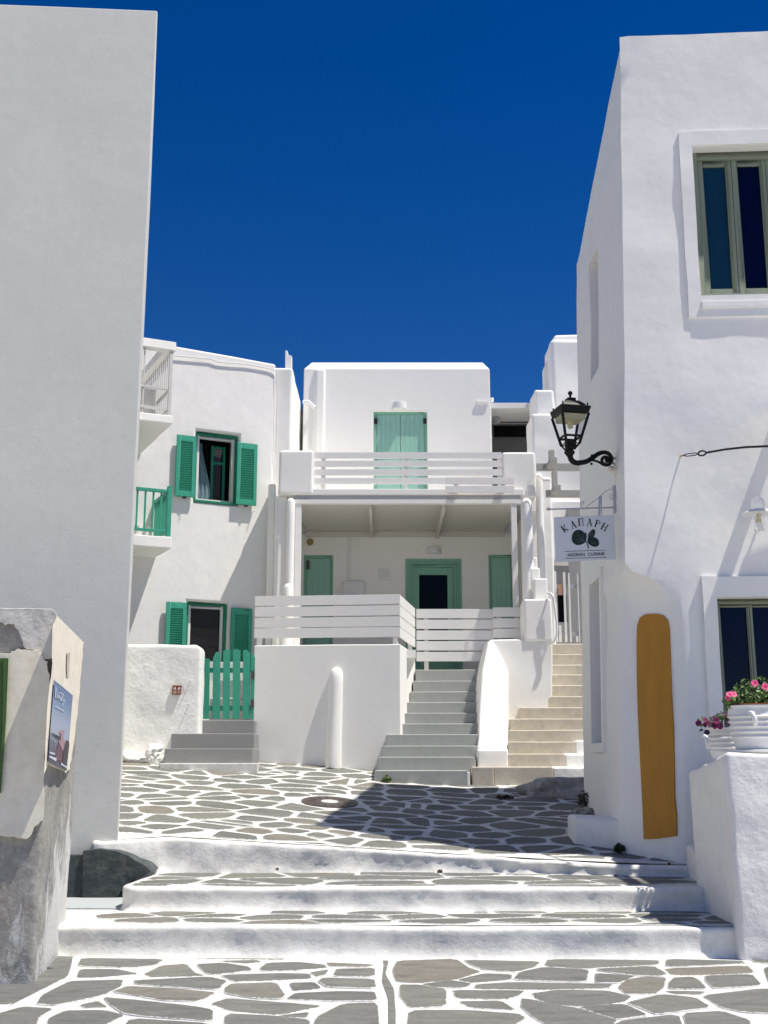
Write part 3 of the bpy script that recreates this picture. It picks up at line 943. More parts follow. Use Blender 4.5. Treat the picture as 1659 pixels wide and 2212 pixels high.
# sheet normals lean a little with the wall
def ragged(pts, sub=5, amp=6):
    out = []
    for i in range(len(pts)):
        a = pts[i]; b = pts[(i + 1) % len(pts)]
        for k in range(sub):
            t = k / sub
            x = a[0] + (b[0] - a[0]) * t; y = a[1] + (b[1] - a[1]) * t
            out.append((x + amp * noise.noise(Vector((x * .06, y * .06, 0))), y + amp * noise.noise(Vector((x * .06, y * .06, 9)))))
    return out
Oside = n_b.copy()
tl = n_t - n_b
nSide = sdv.cross(tl).normalized()
if nSide.x < 0: nSide = -nSide
def side_pt(x, y, d=0.0, zconv=Z8):
    return on_plane(*zconv(x, y), Oside + nSide * d, nSide)
def front_pt(x, y, d=0.0, zconv=Z8):
    px, py = zconv(x, y)
    return at(px, py, YN - d)
w = MB()
pf = ragged([(-60, 345), (45, 350), (90, 325), (190, 335), (235, 390), (250, 470), (236, 700), (226, 900), (214, 1190), (175, 1215), (160, 1260), (135, 1282), (-60, 1250)], 6, 9)
w.hull8([front_pt(x, y, 0.045) for x, y in pf], [front_pt(x, y, -0.03) for x, y in pf])
w.build("plaster_layer", M_oldwhite, gp, bevel=0.012, segs=2, ang=60)
w = MB()
pf = ragged([(-60, 118), (262, 122), (285, 150), (282, 200), (262, 372), (215, 376), (196, 338), (120, 318), (100, 250), (70, 200), (30, 205), (-60, 165)], 5, 9)
w.hull8([front_pt(x, y, 0.03) for x, y in pf], [front_pt(x, y, -0.03) for x, y in pf])
w.build("plaster_layer", M_chip, gp, bevel=0.01, ang=60, label="greyish flaking plaster patch at the top")
w = MB()
ps = ragged([(262, 215), (285, 165), (300, 172), (420, 296), (410, 430), (392, 650), (366, 830), (350, 930), (330, 950), (240, 905), (222, 960), (236, 640), (262, 400)], 4, 5)
w.hull8([side_pt(x, y, 0.04) for x, y in ps], [side_pt(x, y, -0.03) for x, y in ps])
w.build("plaster_layer", M_oldwhite, gp, bevel=0.008, ang=60, label="cream plaster layer round the poster")

w = MB()
ps = ragged([(338, 345), (352, 345), (350, 400), (345, 462), (335, 462), (335, 400)], 2, 2)
w.hull8([side_pt(x, y, 0.048) for x, y in ps], [side_pt(x, y, 0.0) for x, y in ps])
w.build("rust_stain_chip", M_beige, gp)
# green door let into the front face at the frame edge
gd = empty("green_door", at(8, 1560, YN), "dark green painted wooden door cut off by the left edge of the view", "door")
w = MB()
w.hull8([front_pt(x, y, 0.062) for x, y in ((-90, 385), (14, 385), (2, 1045), (-90, 1045))], [front_pt(x, y, 0.02) for x, y in ((-90, 385), (14, 385), (2, 1045), (-90, 1045))])
w.build("door_leaf", M_olive, gd, bevel=0.004)
w = MB()
w.hull8([front_pt(x, y, 0.075) for x, y in ((14, 372), (43, 372), (30, 700), (4, 1052), (-4, 1052), (10, 700))], [front_pt(x, y, 0.02) for x, y in ((14, 372), (43, 372), (30, 700), (4, 1052), (-4, 1052), (10, 700))])
w.hull8([front_pt(x, y, 0.0745) for x, y in ((-90, 372), (14, 372), (14, 392), (-90, 392))], [front_pt(x, y, 0.02) for x, y in ((-90, 372), (14, 372), (14, 392), (-90, 392))])
w.build("door_frame", M_olive, gd, bevel=0.004)

# poster on the side face
def ZP(x, y):
    return 82.3 + x * 0.12398, 1426.4 + y * 0.12398
def pp(x, y, d):
    return side_pt(x, y, 0.052 + d, ZP)
po = empty("poster", pp(390, 1100, 0), "blue travel poster of sea and a pink figure on the weathered wall end", "poster")
m, nt, b = new_mat("poster_print")
tc = nd(nt, "ShaderNodeUVMap")
sep = nd(nt, "ShaderNodeSeparateXYZ"); nt.links.new(tc.outputs[0], sep.inputs[0])
nz = noise_node(nt, 14, 6, 0.7, tc.outputs[0])
skyr = ramp(nt, sep.outputs[1], [(0.0, (0.05, 0.06, 0.09)), (0.25, (0.13, 0.15, 0.21)), (0.36, (0.38, 0.42, 0.50)), (0.55, (0.36, 0.42, 0.54)), (0.80, (0.17, 0.25, 0.42)), (1.0, (0.10, 0.16, 0.33))])
searamp = ramp(nt, nz.outputs[0], [(0.4, (0.35, 0.35, 0.4)), (0.62, (1.5, 1.5, 1.55))])
mulp = nd(nt, "ShaderNodeMix", data_type='RGBA', blend_type='MULTIPLY')
lt = nd(nt, "ShaderNodeMath", operation='LESS_THAN'); nt.links.new(sep.outputs[1], lt.inputs[0]); lt.inputs[1].default_value = 0.30
nt.links.new(lt.outputs[0], mulp.inputs[0])
nt.links.new(skyr.outputs[0], mulp.inputs[6]); nt.links.new(searamp.outputs[0], mulp.inputs[7])
nt.links.new(mulp.outputs[2], b.inputs['Base Color'])
b.inputs['Roughness'].default_value = 0.35
M_poster = m
c4 = [(180, 1760), (500, 1930), (605, 610), (290, 350)]
bm = bmesh.new()
uvl = bm.loops.layers.uv.new("UVMap")
NX, NY = 8, 10
gv = {}
for i in range(NX + 1):
    for j in range(NY + 1):
        s, t = i / NX, j / NY
        bx = (1 - s) * (1 - t) * c4[0][0] + s * (1 - t) * c4[1][0] + s * t * c4[2][0] + (1 - s) * t * c4[3][0]
        by = (1 - s) * (1 - t) * c4[0][1] + s * (1 - t) * c4[1][1] + s * t * c4[2][1] + (1 - s) * t * c4[3][1]
        gv[i, j] = (bm.verts.new(pp(bx, by, 0.002)), s, t)
for i in range(NX):
    for j in range(NY):
        ks = [(i, j), (i + 1, j), (i + 1, j + 1), (i, j + 1)]
        f = bm.faces.new([gv[k][0] for k in ks])
        for lp, k in zip(f.loops, ks):
            lp[uvl].uv = (gv[k][1], gv[k][2])
ext = bmesh.ops.extrude_face_region(bm, geom=list(bm.faces))
bmesh.ops.translate(bm, verts=[v for v in ext['geom'] if isinstance(v, bmesh.types.BMVert)], vec=-nSide * 0.004)
mb = MB(); mb.bm.free(); mb.bm = bm
mb.build("sheet", M_poster, po)
M_pp = paint("poster_pink", (0.42, 0.24, 0.28), 0.4, 0, 0.2, 50)
M_pm = paint("poster_maroon", (0.13, 0.055, 0.085), 0.4, 0, 0.3, 50)
M_pd = paint("poster_dark", (0.03, 0.03, 0.045), 0.4, 0, 0.3, 50)
M_pl = paint("poster_pale_print", (0.62, 0.67, 0.74), 0.4, 0, 0.05, 50)
def pprint_(name, polys, mat, d):
    w = MB()
    for p_ in polys:
        w.hull8([pp(x, y, d) for x, y in p_], [pp(x, y, d - 0.0015) for x, y in p_])
    return w.build(name, mat, po, smooth=False)
pprint_("printed_skirt", [[(345, 1480), (400, 1470), (455, 1580), (440, 1740), (400, 1800), (290, 1700)]], M_pm, 0.0045)
pprint_("printed_figure", [[(405, 1225), (455, 1210), (465, 1255), (445, 1290), (450, 1390), (480, 1400), (545, 1390), (520, 1450), (445, 1585), (395, 1500), (350, 1400), (395, 1395), (400, 1300), (365, 1245)]], M_pp, 0.006)
pprint_("printed_arch", [[(205, 1250), (395, 1330), (395, 1392), (345, 1365)], [(470, 1440), (500, 1395), (540, 1420), (545, 1480), (510, 1780), (470, 1840), (425, 1800), (440, 1600)]], M_pd, 0.0075)
def pstroke(pts, wd):
    out = []
    for (x0, y0), (x1, y1) in zip(pts, pts[1:]):
        L = math.hypot(x1 - x0, y1 - y0) or 1
        nx, ny = -(y1 - y0) / L * wd / 2, (x1 - x0) / L * wd / 2
        out.append([(x0 + nx, y0 + ny), (x1 + nx, y1 + ny), (x1 - nx, y1 - ny), (x0 - nx, y0 - ny)])
    return out
for _q in (pstroke([(312, 470), (305, 640)], 16) + pstroke([(300, 640), (330, 655), (345, 560), (352, 680)], 8) + pstroke([(352, 680), (375, 600), (385, 690), (410, 590)], 8)
        + pstroke([(360, 560), (450, 590), (395, 700), (470, 690), (420, 770), (445, 800)], 11) + pstroke([(300, 795), (450, 885)], 12)
        + [[(200, 1590), (300, 1620), (295, 1650), (205, 1620)], [(195, 1660), (325, 1705), (315, 1760), (195, 1690)], [(400, 1780), (505, 1850), (500, 1880), (400, 1820)]]): pprint_("printed_lettering", [_q], M_pl, 0.0075)

# =================================================================== HOUSE A (green shutters)
PR = at(596, 800, 19.3); PL = at(382, 800, 18.55)
uA = Vector((PR.x - PL.x, PR.y - PL.y, 0)).normalized()
WA = Wall((PR.x, PR.y, 0), uA)
ha = empty("shuttered_house", (PR.x - 1.5, PR.y - 0.7, 1.5), "white two-storey house with sea green louvred shutters behind the low gate wall", "house")
def pxhole(wl, x0, y0, x1, y1, depth):
    a = wl.uv(x0, y0); b_ = wl.uv(x1, y1); c_ = wl.uv(x0, y1); d_ = wl.uv(x1, y0)
    return (min(a[0], c_[0]) * .5 + max(a[0], c_[0]) * .5, (b_[1] + c_[1]) / 2, (b_[0] + d_[0]) / 2, (a[1] + d_[1]) / 2, depth)
hU = pxhole(WA, 421, 934, 516, 1088, 0.5)
hL = pxhole(WA, 402, 1300, 492, 1437, 0.5)
tr = WA.uv(596, 786); tlft = WA.uv(378, 747)
slope = (tr[1] - tlft[1]) / (tr[0] - tlft[0])
w = MB()
WA.panel(w, -3.6, tr[0], 1.2, tr[1] - slope * (tr[0] + 3.6), (hU, hL), 0.9, 0.4, v1r=tr[1])
w.build("wall", M_house, ha, bevel=0.045, segs=3, rough=(0.012, 1.3))
for hh, nm in ((hU, "open_window"), (hL, "window")):
    u0, v0, u1, v1, _ = hh
    # green outer frame
    w = MB(); frame_bars(WA, w, (u0, v0, u1, v1), 0.05, -0.16, -0.08, "LRT")
    WA.slab(w, (u0, v0, u1, v0 + 0.035), -0.16, 0.012)
    fr = w.build(nm, M_green_d, ha, bevel=0.004)
    w = MB(); frame_bars(WA, w, (u0 + .052, v0 + .04, u1 - .052, v1 - .052), 0.045, -0.20, -0.12)
    w.build("sash_frame", M_wood, fr, bevel=0.003)
    if nm == "window":
        w = MB(); WA.slab(w, (u0 + .1, v0 + .088, u1 - .1, v1 - .1), -0.19, -0.175)
        w.build("pane", M_glass_dark, fr)
        w = MB(); WA.slab(w, (u0 + .10, v0 + .09, u1 - .1, v1 - .1), -0.46, -0.44)
        w.build("dark_room_panel", M_black, fr)  # black sheet stands for the unlit room behind the pane
    else:
        w = MB(); WA.slab(w, (u0 + .002, v0 + .002, u1 - .002, v1 - .002), -0.495, -0.45)
        WA.slab(w, (u0 + .001, v0 + .002, u0 + .012, v1 - .002), -0.44, -0.21)
        WA.slab(w, (u1 - .012, v0 + .002, u1 - .001, v1 - .002), -0.44, -0.21)
        WA.slab(w, (u0 + .014, v1 - .012, u1 - .014, v1 - .001), -0.44, -0.21)
        WA.slab(w, (u0 + .014, v0 + .001, u1 - .014, v0 + .012), -0.44, -0.21)
        w.build("dark_room_panel", M_black, fr)  # black lining painted for the unlit room in the open window
        # casement leaf swung inwards
        w = MB()
        cu0, cu1 = u0 + (u1 - u0) * .50, u1 - .13
        frame_bars(WA, w, (cu0, v0 + .07, cu1, v1 - .14), 0.045, -0.40, -0.36)
        WA.slab(w, (cu0 + .045, v0 + (v1 - v0) * .62, cu1 - .045, v0 + (v1 - v0) * .66), -0.40, -0.36)
        w.build("inner_casement", M_green_d, fr, bevel=0.003)
        w = MB(); WA.slab(w, (cu0 + .045, v0 + .1, cu1 - .045, v1 - .18), -0.39, -0.385)
        w.build("pane", M_glass_dark, fr)
        # curtain gathered at left
        w = MB()
        cols = []
        NC = 14
        for i in range(NC + 1):
            s = i / NC
            col_ = []
            for j in range(9):
                t = j / 8
                wid = 0.10 + 0.15 * (1 - abs(t - 0.15) ** 0.8) * (1 - t * 0.5)
                uu = u0 + .11 + s * wid + 0.03 * math.sin(t * 5)
                vv = v0 + .08 + t * (v1 - v0 - .22)
                col_.append(w.bm.verts.new(WA.P(uu, vv, -0.29 + 0.016 * math.sin(s * 19 + t * 1.5))))
            cols.append(col_)
        for i in range(NC):
            for j in range(8):
                w.bm.faces.new([cols[i][j], cols[i + 1][j], cols[i + 1][j + 1], cols[i][j + 1]])
        w.build("curtain", M_curtain, fr, ang=80)

slat_cache = {}
def shutter(wl, px0, px1, pyt, pyb, parent, mat, tilt=0.0, d=0.07, n=22, shut_bottom=True):
    """louvred shutter: its frame is the part, each louvre a sub-part"""
    a = wl.uv(px0, (pyt + pyb) / 2, d); b_ = wl.uv(px1, (pyt + pyb) / 2, d)
    u0, u1 = a[0], b_[0]
    xm = (px0 + px1) / 2
    v1 = wl.uv(xm, pyt, d)[1]; v0 = wl.uv(xm, pyb, d)[1]
    w = MB()
    fw = 0.062
    frame_bars(wl, w, (u0, v0, u1, v1), fw, d - 0.02, d + 0.02, "LR")
    wl.slab(w, (u0 + fw, v1 - .10, u1 - fw, v1), d - 0.02, d + 0.02)
    wl.slab(w, (u0 + fw, v0, u1 - fw, v0 + .10), d - 0.02, d + 0.02)
    wl.slab(w, (u0 + fw, v0 + .10, u1 - fw, v1 - .10), d - 0.018, d - 0.012)
    s = w.build("shutter", mat, parent, bevel=0.003)
    H = v1 - v0 - .20
    key = (round(u1 - u0, 2), mat.name, wl is WA)
    first = slat_cache.get(key)
    for i in range(n):
        vc = v0 + .10 + H * (i + .5) / n
        if first is None:
            w = MB()
            c = [(-.012, -.017), (.012, .006), (.012, .013), (-.012, -.009)]
            w.hull8([wl.P(u0 + fw, vc + bb, d + aa + .004) for aa, bb in c], [wl.P(u1 - fw, vc + bb, d + aa + .004) for aa, bb in c])
            first = w.build("louvre", mat, s, smooth=False)
            slat_cache[key] = first
        else:
            link_copy(first, wl.P((u0 + u1) / 2, vc, d + .004), s)
    # shutter dog and hinge
    w = MB()
    w.box(*[tuple(wl.P((u0 + u1) / 2, v0, d) + Vector(o_)) for o_ in ((-.03, -.02, -.03), (.03, .02, -.005))])
    w.build("catch", M_hinge, s)
    return s
shutter(WA, 380, 422, 941, 1073, ha, M_green)
shutter(WA, 511, 554.5, 958, 1091, ha, M_green)
shutter(WA, 357, 401, 1301, 1435, ha, M_green)
shutter(WA, 498, 543, 1314, 1441, ha, M_green)
# hold-back pins
for (px, py) in ((400, 1085), (546, 1106)):
    w = MB()
    u, v = WA.uv(px, py)
    w.tube([WA.P(u, v, -0.01), WA.P(u, v, 0.11)], 0.006, 6)
    w.build("hold_back_pin", M_wood, ha)
# thin cable under the roof line
w = MB()
cpts = [(376, 769), (420, 773), (455, 776), (470, 782), (500, 785), (530, 787), (560, 792), (585, 797), (597, 803), (599, 860), (596, 980)]
w.tube([WA.P(*WA.uv(x, y, 0.02), 0.03) for x, y in cpts], 0.011, 6)
w.build("cable", M_pipe, ha)
# balconies of house A
def balcony(depth, pts, nm):
    pass
# upper: slab with a concrete parapet rail
def WAX(px, py, d): return WA.uv(px, py, d)
DU = 1.95
uu, vb_ = WAX(373, 916, DU); _, vt_ = WAX(373, 898, DU)
w = MB(); WA.slab(w, (uu - 2.6, vb_, uu, vt_), -0.02, DU)
w.build("balcony_slab", M_soft, ha, bevel=0.02, cell=0.4, rough=(0.008, 2))
bu = w
br = empty_part = MB()
w = MB()
vtop0 = WAX(374, 757, DU)[1]; vtop1 = WAX(374, 738, DU)[1]
WA.slab(w, (uu - 2.6, vtop0, uu + 0.01, vtop1), DU - .16, DU + .0)
WA.slab(w, (uu - .15, vtop0, uu + 0.01, vtop1), 0, DU - .161)
rl = w.build("balcony_railing", M_soft, ha, bevel=0.012)
vm = WAX(374, 840, DU)[1]; vl = WAX(374, 884, DU)[1]
for nm, sl in (("rail_bar", [((uu - 2.6, vm - .015, uu - .03, vm + .015), DU - .07, DU - .03), ((uu - 2.6, vl - .02, uu - .03, vl + .02), DU - .07, DU - .03)]),
               ("rail_post", [((uu - .075, vt_, uu - .03, vtop0), DU - .08, DU - .02)]),
               ("rail_post", [((uu - .46, vt_, uu - .44, vtop0), DU - .06, DU - .04)]),
               ("rail_bar", [((uu - .07, vm - .015, uu - .04, vm + .015), 0.0, DU - .08), ((uu - .07, vl - .02, uu - .04, vl + .02), 0.0, DU - .08)])):
    w = MB()
    for r_, d0, d1 in sl: WA.slab(w, r_, d0, d1)
    w.build(nm, M_rail, rl)
src = None
for i in range(15):
    d = .12 + i * .122
    if src is None:
        w = MB(); WA.slab(w, (uu - .06, vl, uu - .045, vtop0), d - .007, d + .007); src = w.build("baluster", M_rail, rl, smooth=False)
    else:
        link_copy(src, WA.P(uu - .0525, (vl + vtop0) / 2, d), rl)
# corrugated white sheet panel leaning inside
w = MB()
for i in range(12):
    WA.slab(w, (uu - .06 - .09, vt_, uu - .06 - .075, vm + .45 - i * .03), 0.25 + i * .10, 0.25 + i * .10 + .085)
w.build("sheet_panel", M_rail, rl)
# lower green balcony
DL = 0.95
u2, vb2 = WAX(371, 1185, DL); vt2 = WAX(371, 1160, DL)[1]
w = MB(); WA.slab(w, (u2 - 2.6, vb2, u2, vt2), -0.02, DL)
w.build("balcony_slab", M_soft, ha, bevel=0.02, cell=0.4, rough=(0.008, 2))
vr1 = WAX(367, 1057, DL)[1]
w = MB(); WA.slab(w, (u2 - 2.6, vr1 - .05, u2 - .09, vr1), DL - .09, DL - .03)
WA.slab(w, (u2 - 2.6, vt2 + .07, u2 - .09, vt2 + .11), DL - .09, DL - .03)
WA.slab(w, (u2 - .085, vr1 - .05, u2 - .035, vr1), 0, DL - .095)
WA.slab(w, (u2 - .085, vt2 + .07, u2 - .035, vt2 + .11), 0, DL - .095)
rl2 = w.build("balcony_railing", M_green, ha, bevel=0.005)
w = MB(); WA.slab(w, (u2 - .089, vt2, u2 - .02, vr1 + .06), DL - .095, DL - .02)
w.build("rail_post", M_green, rl2, bevel=0.004)
src = None
for i in range(15):
    if src is None:
        w = MB(); WA.slab(w, (u2 - .19, vt2 + .09, u2 - .165, vr1 - .03), DL - .08, DL - .05); src = w.build("baluster", M_green, rl2, smooth=False)
    else:
        link_copy(src, WA.P(u2 - .1775 - i * .125, (vt2 + .06 + vr1) / 2, DL - .065), rl2)
for i in range(7):
    link_copy(src, WA.P(u2 - .06, (vt2 + .06 + vr1) / 2, .06 + i * .12), rl2)
w = MB(); c_ = WA.P(u2 - .55, vt2, DL - .25)
w.lathe(c_, [(.06, 0), (.085, .16), (.09, .17), (.075, .165)], 16)
pw = w.build("plant_pot", M_pot, None)
tag(pw, "small white plant pot on the lower green-railed balcony", "pot")

# house C: taller part behind with its flank towards the sun
hc = empty("rear_wall_block", at(615, 900, 18.4), "narrow tall white block between the shuttered house and the central house", "building")
c1 = at(597, 793, 19.4); c2 = at(632, 795, 19.4); c3 = at(655, 884, 21.1)
w = MB()
ft = [Vector((c1.x - .2, 19.4, c1.z)), Vector((c2.x, 19.4, c2.z)), Vector((c2.x + .01, 22.0, c2.z)), Vector((c1.x - .2, 22.0, c2.z))]
w.hull8([Vector((p.x, p.y, 1.2)) for p in ft], ft)
w.build("wall", M_soft, hc, bevel=0.05, segs=3, cell=0.4, rough=(0.015, 1.5))
w = MB()
w.prism([at(x, y, 19.7) for x, y in ((616, 798), (616, 757), (621, 757), (622, 766), (630, 768), (630, 798))], (0, .14, 0))
w.build("chimney_stub", M_soft, hc, bevel=0.01)

# =================================================================== GATE WALL, STEPS, GATE
gw = MB()
YG = 16.5
gt = [(268, 1393), (430, 1394), (436, 1400)]
a0 = at(230, 1393, YG); a1 = at(436, 1394, YG)
xr = at(430, 1600, YG).x
pts = [Vector((a0.x, YG, 1.2)), Vector((xr, YG, 1.2)), Vector((a1.x, YG, a1.z - .06)), Vector((a1.x - .06, YG, a1.z)), Vector((a0.x, YG, a1.z + .02))]
gw.prism(pts, (0, .34, 0))
gwo = gw.build("low_wall", M_lump, None, bevel=0.05, segs=3, cell=0.12, rough=(0.016, 2.2))
tag(gwo, "low lumpy whitewashed wall left of the green picket gate", "wall")
# lumpy foot of the wall with a thick lime skirt
w = MB()
for i in range(9):
    px = 268 + i * 12
    p = at(px, 1640, YG - .05)
    w.blob((p.x, YG - .06, z_plaza(p.x, YG) + .02), .12 + .03 * math.sin(i * 2.3), 3, .3, 3.5, (1.3, .9, .7), i * 3.1)
for (px, py, r) in ((336, 1628, .13), (322, 1638, .11), (346, 1640, .10)):
    p = at(px, py, YG - .08); w.blob(p, r, 3, .35, 3, (1.1, .8, .9), px)
fo = w.build("lime_skirt", M_riser, gwo, ang=80)
# fire point tile sign and pins
ZT = lambda x, y: (640 / 1.8228 + x * 0.11755 / 1.8228, 2640 / 1.8228 + y * 0.11755 / 1.8228)
def tpt(x, y, d): return at(*ZT(x, y), YG - .01 - d)
ts = empty("tile_sign", tpt(480, 660, 0), "small square red-brown tile sign with pale figures on the low gate wall", "sign")
w = MB(); w.hull8([tpt(x, y, .028) for x, y in ((312, 812), (608, 812), (638, 505), (335, 495))], [tpt(x, y, -.01) for x, y in ((312, 812), (608, 812), (638, 505), (335, 495))])
w.build("tile", M_tile, ts, bevel=0.002)
for nm, pl_, mt in (("printed_figure", [(360, 600), (380, 565), (440, 550), (455, 660), (430, 655), (400, 625), (370, 630)], M_figure), ("printed_figure", [(505, 650), (525, 570), (590, 555), (592, 625), (545, 640), (520, 665)], M_figure),
                ("printed_base", [(340, 690), (400, 660), (480, 700), (470, 770), (380, 790), (345, 750)], M_figure2), ("printed_base", [(505, 690), (585, 665), (590, 720), (560, 785), (510, 750)], M_figure2)):
    w = MB(); w.hull8([tpt(x, y, .031) for x, y in pl_], [tpt(x, y, .027) for x, y in pl_]); w.build(nm, mt, ts, smooth=False)
for k, (x, y, lab) in enumerate(((930, 330, "upper of two thin white pins sticking out of the low gate wall"), (890, 1120, "lower of two thin white pins sticking out of the low gate wall"))):
    w = MB(); p = tpt(x, y, 0); w.tube([p + Vector((0, .03, 0)), p + Vector((0, -.045, 0))], .0065, 6)
    tag(w.build("wall_pin", M_wood, None), lab, "pin", "pins in the gate wall")
# gate steps
gs = empty("entrance_steps", at(450, 1650, 16.3), "three plain grey steps leading up to the green picket gate", "steps")
for i, (x0, x1, yt) in enumerate(((355, 541, 1617), (370, 545, 1584.5), (391.5, 545, 1555.5))):
    Yi = 16.15 + .30 * i
    a = at(x0, yt, Yi); b_ = at(x1, yt, Yi)
    w = MB(); w.box((a.x, Yi, 1.2), (b_.x + .03, Yi + 1.3 - .3 * i + .02 * i, a.z))
    w.build("step", M_greystep2, gs, bevel=0.012, cell=.5)
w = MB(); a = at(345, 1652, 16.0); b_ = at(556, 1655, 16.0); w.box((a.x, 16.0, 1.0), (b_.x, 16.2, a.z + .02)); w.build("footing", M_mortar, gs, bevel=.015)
# picket gate
YGt = 17.05
gg = empty("picket_gate", at(490, 1552, YGt), "sea green wooden picket gate with arched top at head of grey steps", "gate")
heads = [(430.5, 452, 1432, 1424), (459, 475, 1421, 1410), (481, 496, 1407, 1404), (502, 518, 1404, 1405), (524, 539, 1405, 1411), (541, 550, 1413, 1421)]
for (x0, x1, ya, yb2) in heads:
    w = MB()
    yb3 = 1553
    sh = (x0 - 490) * -.00
    p = [at(x0 - 3 * 0, yb3, YGt), at(x1, yb3, YGt), at(x1 + 1, yb2, YGt), at((x0 + x1) / 2, min(ya, yb2) - 2, YGt), at(x0 + 1, ya, YGt)]
    w.prism(p, (0, .02, 0))
    w.build("picket", M_green, gg, bevel=.003)
for (yy) in (1448, 1530):
    w = MB(); a = at(432, yy, YGt + .03); b_ = at(548, yy + 1, YGt + .03)
    w.box((a.x, YGt + .022, a.z - .035), (b_.x, YGt + .05, a.z + .035)); w.build("rail", M_green, gg, bevel=.003)
for (x, y) in ((546, 1458), (545, 1520)):
    w = MB(); p = at(x, y, YGt - .012); w.box((p.x - .02, YGt - .014, p.z - .06), (p.x + .02, YGt - .001, p.z + .06)); w.build("hinge", M_manhole, gg)
# white garden chair seen through the gate
gc = empty("garden_chair", at(490, 1500, 17.75), "white garden chair glimpsed through the gate slats", "chair")
w = MB(); a = at(455, 1508, 17.6); b_ = at(535, 1498, 17.6); w.box((a.x, 17.5, a.z - .03), (b_.x, 17.9, a.z)); w.build("seat", M_wood, gc, bevel=.01)
w = MB(); a = at(452, 1470, 17.9); b_ = at(534, 1430, 17.9); w.box((a.x, 17.9, a.z), (b_.x, 17.94, b_.z)); w.build("backrest", M_wood, gc, bevel=.01)
for px in (457, 532):
    w = MB(); a = at(px, 1508, 17.6); w.box((a.x - .02, 17.58, 1.9), (a.x + .02, 17.62, a.z - .03)); w.build("leg", M_wood, gc)

# =================================================================== TERRACE BASE BLOCK and railing
ZF = at(865, 1392, 16.85).z - .02       # terrace floor
B0 = at(549, 1396, 17.05); B1 = at(865, 1391, 16.82); B2 = at(897, 1416, 18.6)
bb0 = at(545, 1655, 17.05)
tbk = empty("terrace_base", ((B0.x + B1.x) / 2, 17, 1.4), "white rendered terrace wall under the slatted railing, beside the grey stairs", "wall")
w = MB()
zt = B1.z
top = [Vector((B0.x, B0.y, zt)), Vector((B1.x, B1.y, zt)), Vector((B2.x, B2.y, zt)), Vector((B2.x, 19.0, zt)), Vector((B0.x, 19.0, zt))]
bot = [Vector((bb0.x, 17.05, 1.1)), Vector((B1.x - .005, B1.y, 1.1)), Vector((B2.x, B2.y, 1.1)), Vector((B2.x, 19.0, 1.1)), Vector((bb0.x, 19.0, 1.1))]
w.hull8(bot, top)
w.build("wall", M_soft, tbk, bevel=0.018, segs=2, cell=0.35, rough=(0.006, 1.5))
# half round buttress post
w = MB()
p0 = at(712, 1672, 16.90); p1 = at(721, 1441, 16.86)
zs = [1.15, 1.45, 1.8, 2.2, 2.6, p1.z - .14, p1.z - .06, p1.z - .02, p1.z]
pr_ = [.125, .122, .113, .105, .10, .098, .082, .055, .01]
pts_ = [Vector((p0.x + (p1.x - p0.x) * (z - zs[0]) / (zs[-1] - zs[0]) + .04, 16.90, z)) for z in zs]
w.tube(pts_, pr_, 20)
w.build("buttress_post", M_soft, tbk, ang=70, rough=(0.006, 3))
w = MB(); p = at(712, 1668, 16.74); w.blob((p.x, 16.76, p.z + .02), .075, 2, .3, 4, (1.3, .5, .6))
w.build("dark_hole_blob", M_black, tbk)  # black blob painted for the shade inside the hole

def slat_rail(parent, A, B, heights, hh=.125, thick=.025, posts=(), zpost=None, n=None, name="railing", post_mat=M_wood):
    """posts mesh = the part; every slat a sub-part. A,B plan points; heights = slat bottom z"""
    A = Vector((A[0], A[1], 0)); B = Vector((B[0], B[1], 0))
    d = (B - A).normalized()
    nn = Vector((d.y, -d.x, 0))
    if nn.y > 0: nn = -nn
    if n is not None: nn = n
    r = None
    for t in posts:
        c = A.lerp(B, t) - nn * .045
        w = MB()
        w.hull8([c + Vector((sx * .035, sy * .035, zpost[0])) for sx, sy in ((-1, -1), (1, -1), (1, 1), (-1, 1))],
                [c + Vector((sx * .035, sy * .035, zpost[1])) for sx, sy in ((-1, -1), (1, -1), (1, 1), (-1, 1))])
        q = w.build(name if r is None else "post", post_mat, parent if r is None else r, bevel=.003)
        if r is None: r = q
    first = None
    for z in heights:
        mid = (A + B) / 2 + nn * (thick / 2) + Vector((0, 0, z + hh / 2))
        if first is None:
            w = MB()
            w.hull8([A + Vector((0, 0, z)), B + Vector((0, 0, z)), B + nn * thick + Vector((0, 0, z)), A + nn * thick + Vector((0, 0, z))],
                    [A + Vector((0, 0, z + hh)), B + Vector((0, 0, z + hh)), B + nn * thick + Vector((0, 0, z + hh)), A + nn * thick + Vector((0, 0, z + hh))])
            first = w.build("slat", M_wood, r, bevel=.003)
        else:
            link_copy(first, mid, r)
    return r
RA = at(551.5, 1300, 17.11); RB = at(864.5, 1290, 16.88)
hs = [at(864, y, 16.86).z for y in (1375.4, 1352.7, 1328.6, 1304.6)]
slat_rail(tbk, RA, RB, hs, hh=.142, posts=(.03, .965), zpost=(zt - .02, hs[-1] + .13), name="railing")
RC = at(897.5, 1330, 18.55)
slat_rail(tbk, (RB.x - .03, RB.y + .005), (RC.x - .03, RC.y), hs, hh=.142, posts=(.03, .93), zpost=(zt - .02, hs[-1] + .13), n=Vector((1, -.02, 0)).normalized(), name="railing")
YR = 18.6
hs2 = [at(1000, y, YR).z for y in (1428.8, 1405.5, 1382.5, 1359, 1336)]
RD0 = at(899, 1330, YR); RD1 = at(1065.5, 1330, YR)
slat_rail(tbk, RD0, RD1, hs2, hh=.15, posts=(.13, .98), zpost=(hs2[0] - .25, hs2[-1] + .13), name="railing")
hs3 = [at(1100, y, YR).z for y in (1379.7, 1357.6, 1334)]
RE0 = at(1064.5, 1330, YR - .1); RE1 = at(1130, 1330, YR - .1)
